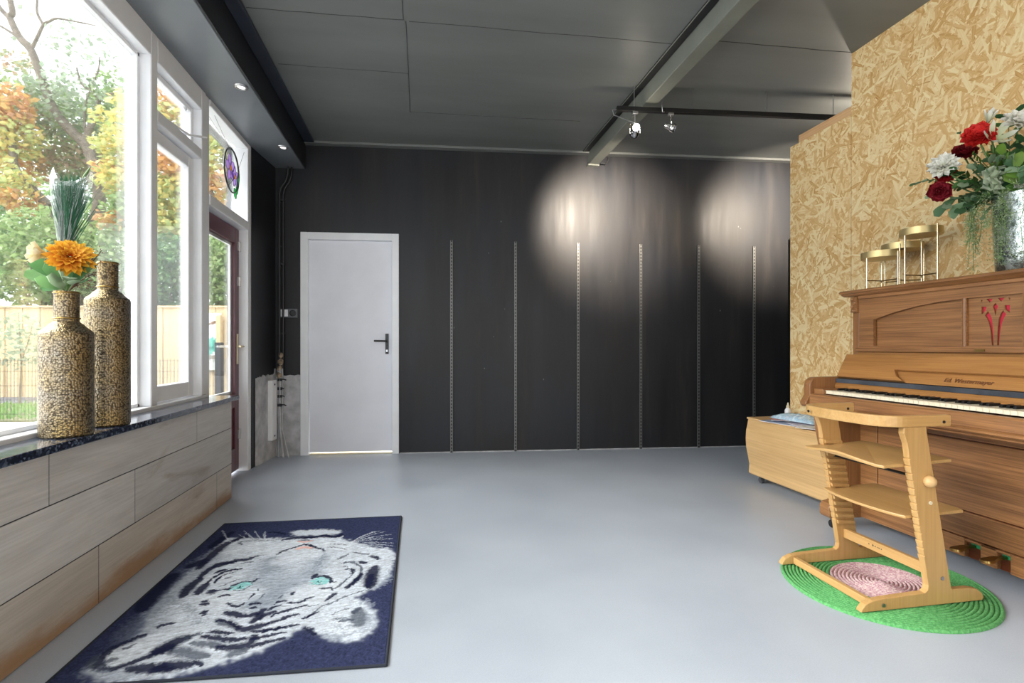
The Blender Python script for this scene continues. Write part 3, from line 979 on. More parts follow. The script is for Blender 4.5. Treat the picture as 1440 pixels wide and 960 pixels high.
b = MB(); b.tube([at(28, 573, 8.9), at(30, 510, 8.9), at(26, 440, 8.9)], [.02, .014, .006], 6); b.tube([at(30, 510, 8.9), at(40, 480, 8.9), at(46, 455, 8.8)], [.012, .008, .004], 6); b.build('stem', M['bark'], shr)

# ------------------------------------------------------------------ upright piano
PX0 = 2.40        # front plane of the case
pi_ = empty('upright_piano', (2.5, 1.79, 0), 'old carved oak upright piano with open keyboard against the strand-board wall', 'piano')
Y0_, Y1_ = 1.07, 2.51


def arc(cx, cy, r, a0, a1, n=6, ry=None):
    return [(cx + r * math.cos(math.radians(a0 + (a1 - a0) * i / n)), cy + (ry or r) * math.sin(math.radians(a0 + (a1 - a0) * i / n))) for i in range(n + 1)]


side = ([(2.69, 0.055), (2.69, 1.28), (PX0, 1.28), (PX0, 0.875), (2.375, 0.845), (2.345, 0.835), (2.14, 0.832)] + arc(2.135, 0.785, 0.047, 90, 180, 5)
        + [(2.088, 0.735), (2.075, 0.715)] + arc(2.085, 0.692, 0.022, 130, 290, 6) + [(2.12, 0.655), (2.40, 0.65), (2.40, 0.055)])
for y0 in (Y1_ - 0.045, Y0_):
    b = MB(); b.prism(side, 'y', y0, y0 + 0.045); b.build('side_panel', M['oak_up'], pi_, bevel=0.004)
# bracket legs and toe blocks
for y0 in (Y1_ - 0.06, Y0_ + 0.002):
    b = MB()
    b.prism([(2.402, 0.652), (2.125, 0.652), (2.138, 0.62), (2.145, 0.585), (2.150, 0.54), (2.165, 0.47), (2.19, 0.39), (2.225, 0.32), (2.262, 0.27), (2.30, 0.235), (2.402, 0.20)], 'y', y0, y0 + 0.052)
    b.build('bracket_leg', M['oak_up'], pi_, bevel=0.006)
    b = MB()
    b.prism([(2.402, 0.20), (2.30, 0.19), (2.262, 0.175), (2.235, 0.150), (2.20, 0.142), (2.188, 0.12), (2.188, 0.075), (2.20, 0.062), (2.402, 0.056)], 'y', y0 - 0.01, y0 + 0.064)
    tb = b.build('toe_block', M['oak'], pi_, bevel=0.006)
    b = MB()
    b.lathe([(0, 0.052), (0.018, 0.052), (0.018, 0.044), (0.006, 0.04), (0.006, 0.03)], 2.25, y0 + 0.027, 12)
    for sx_ in (-0.012, 0.012):
        b.tube([(2.25 + sx_ - 0.006, y0 + 0.027, 0.0212), (2.25 + sx_ + 0.006, y0 + 0.027, 0.0212)], 0.021, 16)
    b.build('castor', M['dark_metal'], tb, smooth=40)
for y0 in (Y1_ - 0.06, Y0_ + 0.01):
    b = MB(); b.tube([(2.62, y0 + 0.02, 0.027), (2.64, y0 + 0.02, 0.027)], 0.0268, 16); b.build('castor', M['dark_metal'], pi_, smooth=40)
# lid
b = MB()
b.prism([(2.70, 1.28), (2.385, 1.28), (2.372, 1.286), (2.364, 1.293), (2.352, 1.297), (2.352, 1.306), (2.36, 1.312), (2.70, 1.312)], 'y', Y0_ - 0.045, Y1_ + 0.045)
b.build('lid', M['oak'], pi_, bevel=0.002)
b = MB(); b.box(2.39, 2.405, Y0_ + 0.045, Y1_ - 0.045, 1.262, 1.28); b.build('top_rail', M['oak'], pi_, bevel=0.003)
# carved capitals
for yc in (Y1_ - 0.0225, Y0_ + 0.0225):
    b = MB()
    b.box(2.385, 2.402, yc - 0.02, yc + 0.02, 1.19, 1.275)
    for k in range(4):
        b.sphere((2.384, yc + (-0.009 if k % 2 else 0.009), 1.262 - 0.02 * k), 0.0095, 8, 6)
    b.sphere((2.386, yc, 1.20), 0.013, 8, 6)
    b.build('carved_capital', M['oak'], pi_, smooth=50)
b = MB()      # red tassel tied at the corner
b.tube([(2.47, Y1_ + 0.012, 1.278), (2.46, Y1_ + 0.014, 1.262)], 0.002, 5)
for k in range(9):
    a = k * 0.7; b.tube([(2.46, Y1_ + 0.016, 1.262), (2.46 + 0.006 * math.cos(a), Y1_ + 0.016 + 0.006 * math.sin(a), 1.245), (2.46 + 0.011 * math.cos(a), Y1_ + 0.017 + 0.009 * math.sin(a), 1.205)], 0.003, 5)
b.build('red_tassel', M['felt_red'], pi_, label='small red tassel')
# upper front frame with three openings
MY = Matrix(((0, 0, -1, PX0 + 0.009), (-1, 0, 0, 0), (0, 1, 0, 0), (0, 0, 0, 1)))      # (a,b) -> y=-a, z=b, facing the room


def P2(y, z): return (-y, z)


yc0 = 1.79
archL = [P2(2.375, 1.004), P2(1.918, 1.004)] + [P2(1.918 + (2.375 - 1.918) * t, 1.214 - 0.066 * t ** 2.0 - 0.004 * t) for t in [i / 10 for i in range(11)]]
archR = [(-(2 * yc0) - p[0], p[1]) for p in archL][::-1]
cen = [P2(1.898, 1.004), P2(1.682, 1.004), P2(1.682, 1.216), P2(1.898, 1.216)]
curve_plate('front_frame', [P2(2.466, 0.992), P2(1.114, 0.992), P2(1.114, 1.278), P2(2.466, 1.278)], [archL, archR, cen], 0.018, MY, M['oak'], pi_)
b = MB(); b.box(PX0 + 0.022, PX0 + 0.03, 1.90, 2.45, 0.99, 1.25); b.box(PX0 + 0.022, PX0 + 0.03, 1.12, 1.69, 0.99, 1.25); b.build('arched_panel', M['oak'], pi_)
for yb in (1.908, 1.672):
    b = MB(); b.tube([(PX0 + 0.004, yb, 1.0), (PX0 + 0.004, yb, 1.217)], 0.008, 10); b.build('bead', M['oak_up'], pi_, smooth=60)
# fretted tree panel over red felt
tc = 1.79; W_ = 0.098; H_ = 0.21; zb = 1.005


def tp_(x, y): return P2(tc - x * W_, zb + y * H_)     # x to the viewer's right


def mirror(pl): return [(-x, y) for x, y in pl][::-1]


stemL = [(-.14, 0.0), (-.075, 0.0), (-.08, .2), (-.1, .4), (-.14, .55), (-.21, .64), (-.30, .70), (-.42, .62), (-.34, .55), (-.25, .44), (-.19, .28)]
cut = [stemL, mirror(stemL), [(0, .60), (.05, .72), (.11, .79), (0, .86), (-.11, .79), (-.05, .72)], [(-.56, .80), (-.36, .80), (-.38, .72), (-.55, .64)], mirror([(-.56, .80), (-.36, .80), (-.38, .72), (-.55, .64)]),
       [(-.36, .955), (-.10, .955), (-.17, .90), (-.24, .88), (-.30, .92)], mirror([(-.36, .955), (-.10, .955), (-.17, .90), (-.24, .88), (-.30, .92)]), [(-.58, .93), (-.52, .95), (-.54, .90)], mirror([(-.58, .93), (-.52, .95), (-.54, .90)])]
MY2 = MY.copy(); MY2[0][3] = PX0 + 0.017
curve_plate('fretwork_panel', [P2(1.899, 1.003), P2(1.681, 1.003), P2(1.681, 1.217), P2(1.899, 1.217)], [[tp_(*p) for p in c_] for c_ in cut], 0.008, MY2, M['oak'], pi_)
b = MB(); b.box(PX0 + 0.0225, PX0 + 0.026, 1.70, 1.88, 1.004, 1.212); b.build('red_felt_backing', M['felt_red'], pi_, label='red felt behind the cut-out tree')
# ledge, board below it, fallboard and its raised part
b = MB(); b.box(2.372, 2.42, Y0_ + 0.045, Y1_ - 0.045, 0.972, 0.992); b.build('music_ledge', M['oak'], pi_, bevel=0.004)
b = MB(); b.box(2.3695, 2.372, 1.80, 1.84, 0.978, 0.988); b.build('lock_plate', M['brass'], pi_)
b = MB(); b.box(2.392, 2.41, Y0_ + 0.045, Y1_ - 0.045, 0.935, 0.972); b.build('cornice_board', M['oak_gold'], pi_)
b = MB()
ya, yb_ = Y0_ + 0.047, Y1_ - 0.047
b.prism([(2.272, 0.826), (2.285, 0.826), (2.352, 0.940), (2.335, 0.947)], 'y', ya, yb_)
fb = b.build('fallboard', M['oak_gold'], pi_, bevel=0.003)
b = MB()      # raised upper leaf with sloping ends
def fbp(y, t, off): return (2.272 + 0.063 * t - off * 0.868, y, 0.826 + 0.121 * t + off * 0.496)
pts = [(yb_, 0.0), (2.07, 0.0), (2.115, 0.18), (2.14, 0.42), (1.44, 0.42), (1.465, 0.18), (1.51, 0.0), (ya, 0.0), (ya, 1.0), (yb_, 1.0)]
k0 = len(b.v)
for off in (0.0, 0.022):
    for y, t_ in pts: b.add(fbp(y, t_, off + 0.0005))
n_ = len(pts)
b.face(*range(n_ - 1, -1, -1)); b.face(*range(n_, 2 * n_))
for i in range(n_):
    j = (i + 1) % n_; b.face(i, j, n_ + j, n_ + i)
b.build('raised_leaf', M['oak_gold'], fb, bevel=0.003)
up = Vector((0.063, 0, 0.121)).normalized(); xr = Vector((0, -1, 0)); nn = xr.cross(up)
LM = Matrix.Identity(4)
for i in range(3):
    LM[i][0] = xr[i]; LM[i][1] = up[i]; LM[i][2] = nn[i]; LM[i][3] = (Vector(fbp(1.80, 0.20, 0.002)))[i]
M['letter'] = plain('dark_lettering', (96, 54, 28), 0.5)
lettering('maker_lettering', 'Ed. Westermayer', 0.028, LM, M['letter'], fb, 0.25, 0.0006)
b = MB(); b.box(2.245, 2.288, Y0_ + 0.05, Y1_ - 0.05, 0.803, 0.824); b.build('felt_strip', M['felt_blue'], pi_)
b = MB(); b.prism([(2.24, 0.772), (2.30, 0.772), (2.30, 0.803), (2.25, 0.803), (2.237, 0.79)], 'y', Y0_ + 0.048, Y1_ - 0.048); b.build('name_board', M['oak_gold'], pi_, bevel=0.003)
# key bed, key slip and keys
b = MB(); b.box(2.10, 2.42, Y0_ + 0.04, Y1_ - 0.04, 0.655, 0.735); b.build('key_bed', M['oak'], pi_)
b = MB(); b.prism([(2.125, 0.668), (2.075, 0.668), (2.066, 0.676), (2.07, 0.684), (2.085, 0.69), (2.088, 0.735), (2.094, 0.743), (2.125, 0.743)], 'y', Y0_ + 0.044, Y1_ - 0.044); b.build('key_slip', M['oak'], pi_, bevel=0.002)
for y0, y1 in ((2.402, 2.466), (1.114, 1.178)):
    b = MB(); b.box(2.115, 2.30, y0, y1, 0.735, 0.772); b.build('key_block', M['oak'], pi_, bevel=0.003)
kw = 1.222 / 52
b = MB(); b.box(2.130, 2.28, 2.4 - kw + 0.0006, 2.4 - 0.0006, 0.748, 0.766); b.box(2.127, 2.135, 2.4 - kw + 0.0006, 2.4 - 0.0006, 0.762, 0.766)
wk = b.build('white_key', M['ivory'], pi_, bevel=0.001)
for i in range(1, 52):
    c = wk.copy(); COL.objects.link(c); c.parent = pi_; c.location = wk.location + Vector((0, -kw * i, 0)); ORG[c.name] = ORG[wk.name]
bk = None
for i in range(51):
    if i % 7 in (0, 2, 3, 5, 6):       # lowest key is an A
        off = Vector((0, -kw * i, 0))
        if bk is None:
            b = MB(); b.prism([(2.180, 0.766), (2.186, 0.778), (2.28, 0.779), (2.28, 0.766)], 'y', 2.4 - kw - 0.0055, 2.4 - kw + 0.0055); bk = b.build('black_key', M['black'], pi_, bevel=0.0015)
        else:
            c = bk.copy(); COL.objects.link(c); c.parent = pi_; c.location = bk.location + off; ORG[c.name] = ORG[bk.name]
# lower front
b = MB()
b.box(2.402, 2.42, Y0_ + 0.05, Y1_ - 0.05, 0.10, 0.655)
b.build('lower_back_panel', M['oak_dark'], pi_)
b = MB()
b.box(2.392, 2.404, 2.345, 2.452, 0.20, 0.652); b.box(2.392, 2.404, 1.128, 1.235, 0.20, 0.652); b.box(2.392, 2.404, 1.235, 2.345, 0.586, 0.652)
b.build('lower_frame', M['oak'], pi_, bevel=0.003)
b = MB(); b.box(2.393, 2.404, 1.238, 2.341, 0.268, 0.581); b.build('lower_panel', M['oak'], pi_, bevel=0.003)
b = MB(); b.box(2.391, 2.404, 1.238, 2.341, 0.150, 0.263); b.build('lower_rail', M['oak'], pi_, bevel=0.004)
b = MB()
for y0, y1 in ((1.085, 1.715), (1.765, 1.83), (1.895, 2.495)): b.box(2.386, 2.42, y0, y1, 0.062, 0.146)
b.box(2.386, 2.42, 1.715, 1.895, 0.134, 0.146)
b.build('bottom_board', M['oak'], pi_, bevel=0.004)
b = MB(); b.box(2.41, 2.69, Y0_ + 0.03, Y1_ - 0.03, 0.06, 0.10); b.build('base_board', M['oak_dark'], pi_)
b = MB(); b.box(2.66, 2.688, Y0_ + 0.03, Y1_ - 0.03, 0.06, 1.28); b.build('back_board', M['oak_dark'], pi_)
for yp in (1.863, 1.740):
    b = MB()
    prof = [(2.42, 0.010), (2.36, 0.011), (2.34, 0.014), (2.322, 0.021), (2.305, 0.024), (2.29, 0.021), (2.282, 0.010)]
    k0 = len(b.v)
    for x, hw in prof:
        zc = 0.122 if x > 2.33 else 0.118 - (2.33 - x) * 0.1
        for q in ((-hw, -.004), (hw, -.004), (hw * .8, .005), (-hw * .8, .005)): b.add((x, yp + q[0], zc + q[1]))
    for i in range(len(prof) - 1):
        for q in range(4):
            a = k0 + i * 4; b.face(a + q, a + (q + 1) % 4, a + 4 + (q + 1) % 4, a + 4 + q)
    b.face(k0 + 3, k0 + 2, k0 + 1, k0); e = k0 + (len(prof) - 1) * 4; b.face(e, e + 1, e + 2, e + 3)
    b.build('pedal', M['brass'], pi_, smooth=50)
    b = MB(); b.box(2.397, 2.406, yp - 0.031, yp + 0.012, 0.116, 0.134); b.build('pedal_felt', M['felt_green'], pi_, label='green felt in the pedal slot')

# ------------------------------------------------------------------ brass riser trays on the piano
def tray(cx, cy, r, z, legs, label):
    t = empty('round_riser_tray', (cx, cy, 1.312), label, 'tray stand', 'round gold riser trays on the piano')
    b = MB(); b.lathe([(0, z - 0.036), (r - 0.002, z - 0.036), (r, z - 0.034), (r, z), (r - 0.004, z), (r - 0.004, z - 0.028), (0, z - 0.028)], cx, cy, 48); b.build('tray', M['gold'], t, smooth=40)
    pts = []
    for a, dz in legs:
        x, y = cx + (r + 0.003) * math.cos(math.radians(a)), cy + (r + 0.003) * math.sin(math.radians(a))
        b = MB(); b.tube([(x, y, 1.312), (x, y, z + dz)], 0.0038, 10); b.build('leg', M['pale_gold'], t, smooth=50); pts.append((x, y))
    b = MB()
    for p in pts: b.tube([(p[0], p[1], 1.36), (cx, cy, 1.36)], 0.003, 8)
    b.build('stretcher', M['brass'], t, smooth=50)
    return t


tray(2.495, 2.416, 0.097, 1.517, ((182, -.036), (268, -.01), (45, -.03)), 'lowest of the three round gold riser trays, furthest along the piano lid')
tray(2.585, 2.377, 0.095, 1.558, ((216, -.01), (95, -.01), (332, -.01)), 'middle-height round gold riser tray, between the other two')
tray(2.495, 2.192, 0.090, 1.596, ((178, -.036), (264, 0.006), (40, -.03)), 'tallest round gold riser tray, beside the flower vase on the piano')

# ------------------------------------------------------------------ high chair
hc = empty('wooden_high_chair', (1.88, 1.86, 0.012), 'pale wooden adjustable high chair standing on the green oval rug', 'high chair')
Zr = 0.014       # chair stands on the rug
def chair_side(y0, y1, inner):
    foot = [(1.606, Zr), (2.150, Zr), (2.156, Zr + 0.012), (2.150, 0.04), (2.128, 0.058), (2.09, 0.066), (2.012, 0.066)]
    # back edge of upright up to the top
    up_b = [(2.005, 0.074), (1.894, 0.672), (1.892, 0.695), (1.793, 0.695), (1.791, 0.672)]
    front = [(1.806, 0.635), (1.812, 0.60)]
    z = 0.575; x_at = lambda zz: 1.904 - (zz - 0.07) * (1.904 - 1.793) / 0.625
    while z > 0.20:
        front += [(x_at(z + .003), z + .003), (x_at(z) + .005, z), (x_at(z - .003), z - .003)]; z -= 0.0285
    foot_f = [(x_at(0.09), 0.09), (x_at(0.075) - 0.006, 0.074), (1.885, 0.064), (1.70, 0.058), (1.655, 0.054), (1.625, 0.042), (1.608, 0.024)]
    b = MB(); b.prism(foot + up_b + front + foot_f, 'y', y0, y1)
    s_ = b.build('side_frame', M['beech_up'], hc, bevel=0.003)
    # ribs between the slots on the inner face
    b = MB(); z = 0.575
    ya2, yb2 = (y1, y1 + 0.006) if inner > 0 else (y0 - 0.011, y0)
    while z > 0.20:
        z1, z0 = z - 0.002, z - 0.0235
        b.prism([(x_at(z0) + .004, z0 + .006), (x_at(z0) + .092, z0), (x_at(z1) + .092, z1 - .006), (x_at(z1) + .004, z1)], 'y', ya2, yb2); z -= 0.0285
    b.build('slot_rib', M['beech_up'], s_, bevel=0.001)
    return s_


sn = chair_side(1.640, 1.665, 1)
sf = chair_side(2.062, 2.087, -1)
path = [(2.0, 1.648)] + [(1.80, 1.648)] + [(1.80 + 0.095 * math.sin(math.radians(-a)), 1.743 - 0.095 * math.cos(math.radians(a))) for a in range(10, 90, 10)] + [(1.698, 1.80), (1.692, 1.863), (1.698, 1.926)] + [(1.80 + 0.095 * math.sin(math.radians(-a)), 1.983 + 0.095 * math.cos(math.radians(a))) for a in range(80, 0, -10)] + [(1.80, 2.078), (1.985, 2.078)]
b = MB(); b.sweep([(x, y, 0.7165) for x, y in path], 0.043, 0.024); b.build('safety_rail', M['beech'], hc, bevel=0.004)
b = MB()
for p, d_ in (((1.995 - .03, 1.6355, 0.712), (0, -1, 0)), ((1.95, 2.0655, 0.712), (0, -1, 0)), ((1.692 - .0125, 1.99, 0.716), (-1, 0, 0))):
    b.tube([p, (p[0] + d_[0] * .002, p[1] + d_[1] * .002, p[2])], 0.006, 10)
b.build('rail_bolt', M['dark_metal'], hc)


def plate(name, x0, x1, z, bow, slope=0.0):
    n = 16; poly = []
    for i in range(n + 1):
        t = i / n; y = 1.672 + (2.078 - 1.672) * t
        poly.append((x0 - bow * math.sin(PI * t) ** 0.8, y))
    poly += [(x1, 2.078), (x1 + 0.012, 2.05), (x1 + 0.012, 1.70), (x1, 1.672)]
    b = MB(); b.prism(poly, 'z', z, z + 0.012)
    b.v = [(x, y, zz + (x - 1.85) * slope + 0.010 * math.cos((y - 1.875) / 0.2 * PI) * (1 if x < 1.80 else 0)) for x, y, zz in b.v]
    return b.build(name, M['beech_y'], hc, bevel=0.003)


plate('seat', 1.735, 2.045, 0.545, 0.028, 0.01)
plate('foot_plate', 1.832, 2.10, 0.338, 0.030, 0.03)
b = MB(); b.tube([(1.872, 1.668, 0.500), (1.872, 2.058, 0.500)], 0.006, 8); b.build('cross_rod', M['black'], hc, smooth=50)
b = MB(); b.box(1.922, 1.944, 1.665, 2.062, 0.118, 0.160); cb = b.build('back_crossbar', M['beech_y'], hc, bevel=0.003)
b = MB(); b.lathe([(0, 0), (0.0045, 0), (0.0045, 0.0008), (0, 0.0008)], 0, 0, 14, Matrix.Translation((1.9222, 1.905, 0.141)) @ Matrix.Rotation(-PI / 2, 4, 'Y'))
for y0, w in ((1.925, .005), (1.893, .006), (1.883, .004), (1.874, .007), (1.863, .005)): b.box(1.9212, 1.9222, y0 - w / 2, y0 + w / 2, 0.138, 0.143)
b.build('faded_mark', plain('faded_brown_mark', (104, 86, 62), 0.6), cb)
b = MB(); b.box(1.66, 1.682, 1.665, 2.062, Zr + 0.002, Zr + 0.032); b.build('front_crossbar', M['beech_y'], hc, bevel=0.003)
b = MB(); b.sphere((1.895, 1.630, 0.489), 0.0225, 18, 12); b.build('ball_knob', M['ply'], hc, smooth=60)
b = MB(); b.tube([(1.908, 1.6395, 0.405), (1.908, 1.636, 0.405)], 0.007, 10); b.build('hole_plug', M['cream'], hc)
b = MB()
for x, z in ((1.962, 0.114), (1.70, 0.034)): b.tube([(x, 1.6395, z), (x, 1.6365, z)], 0.008, 6)
b.build('frame_bolt', M['steel'], hc)

# ------------------------------------------------------------------ rugs
rg = empty('oval_rug', (1.917, 1.855, 0), 'green braided oval rug with a pink centre under the high chair', 'rug')
th = math.radians(23.6); ra, rb = 0.399, 0.374


def coil(b, k0, k1, N, pert=0.0):
    prof = []
    for k in range(k0, k1):
        for f, h in ((0.0, 0.004), (0.22, 0.0105), (0.5, 0.0125), (0.78, 0.0105)):
            prof.append(((k + f) / N, h))
    prof.append((k1 / N, 0.004 if k1 < N else 0.0005))
    n = 120; rings = []
    for r, h in prof:
        kk = len(b.v)
        for q in range(n):
            a = 2 * PI * q / n
            x, y = ra * r * math.cos(a), rb * r * math.sin(a)
            hh = h * (1 + 0.06 * math.sin(a * 60 + r * 40 * 6)) if h > .006 else h
            b.add((1.917 + x * math.cos(th) - y * math.sin(th), 1.855 + x * math.sin(th) + y * math.cos(th), hh))
        rings.append(kk)
    for r0, r1 in zip(rings, rings[1:]):
        for q in range(n):
            q2 = (q + 1) % n; b.face(r0 + q, r0 + q2, r1 + q2, r1 + q)


t = NT('green_braid'); nz = t.noise(t.mapping(), 120, 2).outputs['Fac']; t.p(color=t.ramp(nz, [(0.3, srgb(62, 132, 70)), (0.7, srgb(104, 172, 106))]), rough=0.9); M['braid_green'] = t.m
t = NT('pink_braid'); nz = t.noise(t.mapping(), 130, 2).outputs['Fac']; t.p(color=t.ramp(nz, [(0.35, srgb(172, 122, 134)), (0.65, srgb(212, 190, 186))]), rough=0.9); M['braid_pink'] = t.m
b = MB(); coil(b, 13, 26, 26); b.build('green_border', M['braid_green'], rg, smooth=60)
b = MB(); coil(b, 0, 13, 26); b.build('pink_centre', M['braid_pink'], rg, smooth=60)

# tiger mat: printed pile, drawn stroke by stroke in mat millimetres
TIGER_POLYS={'face': [(-991,2871),(-842,2844),(-699,2819),(-570,2796),(-460,2814),(-345,2701),(-232,2610),(-153,2579),(-117,2492),(-134,2253),(-197,2154),(-258,2097),(-218,2058),(-170,1969),(-157,1874),(-183,1811),(-255,1791),(-331,1837),(-404,1918),(-473,1822),(-553,1762),(-662,1719),(-741,1694),(-845,1688),(-931,1703),(-1017,1769),(-1010,1822),(-1007,1864),(-960,1917),(-959,1982),(-997,2116),(-1009,2242),(-1000,2433),(-1002,2602)],'chin': [(-691,2894),(-664,2922),(-539,2916),(-438,2890),(-417,2838),(-507,2815),(-631,2837)]}
TIGER_EYES=[[(-767,2266),(-762,2298),(-742,2315),(-716,2314),(-698,2304),(-701,2278),(-717,2254),(-740,2249)],[(-454,2267),(-449,2294),(-431,2309),(-405,2304),(-385,2283),(-378,2264),(-390,2249),(-415,2244),(-440,2248)]]
TIGER_PUPILS=[[(-740,2278),(-731,2286),(-722,2280),(-721,2268),(-730,2266)],[(-431,2270),(-421,2275),(-413,2268),(-415,2259),(-426,2259)]]
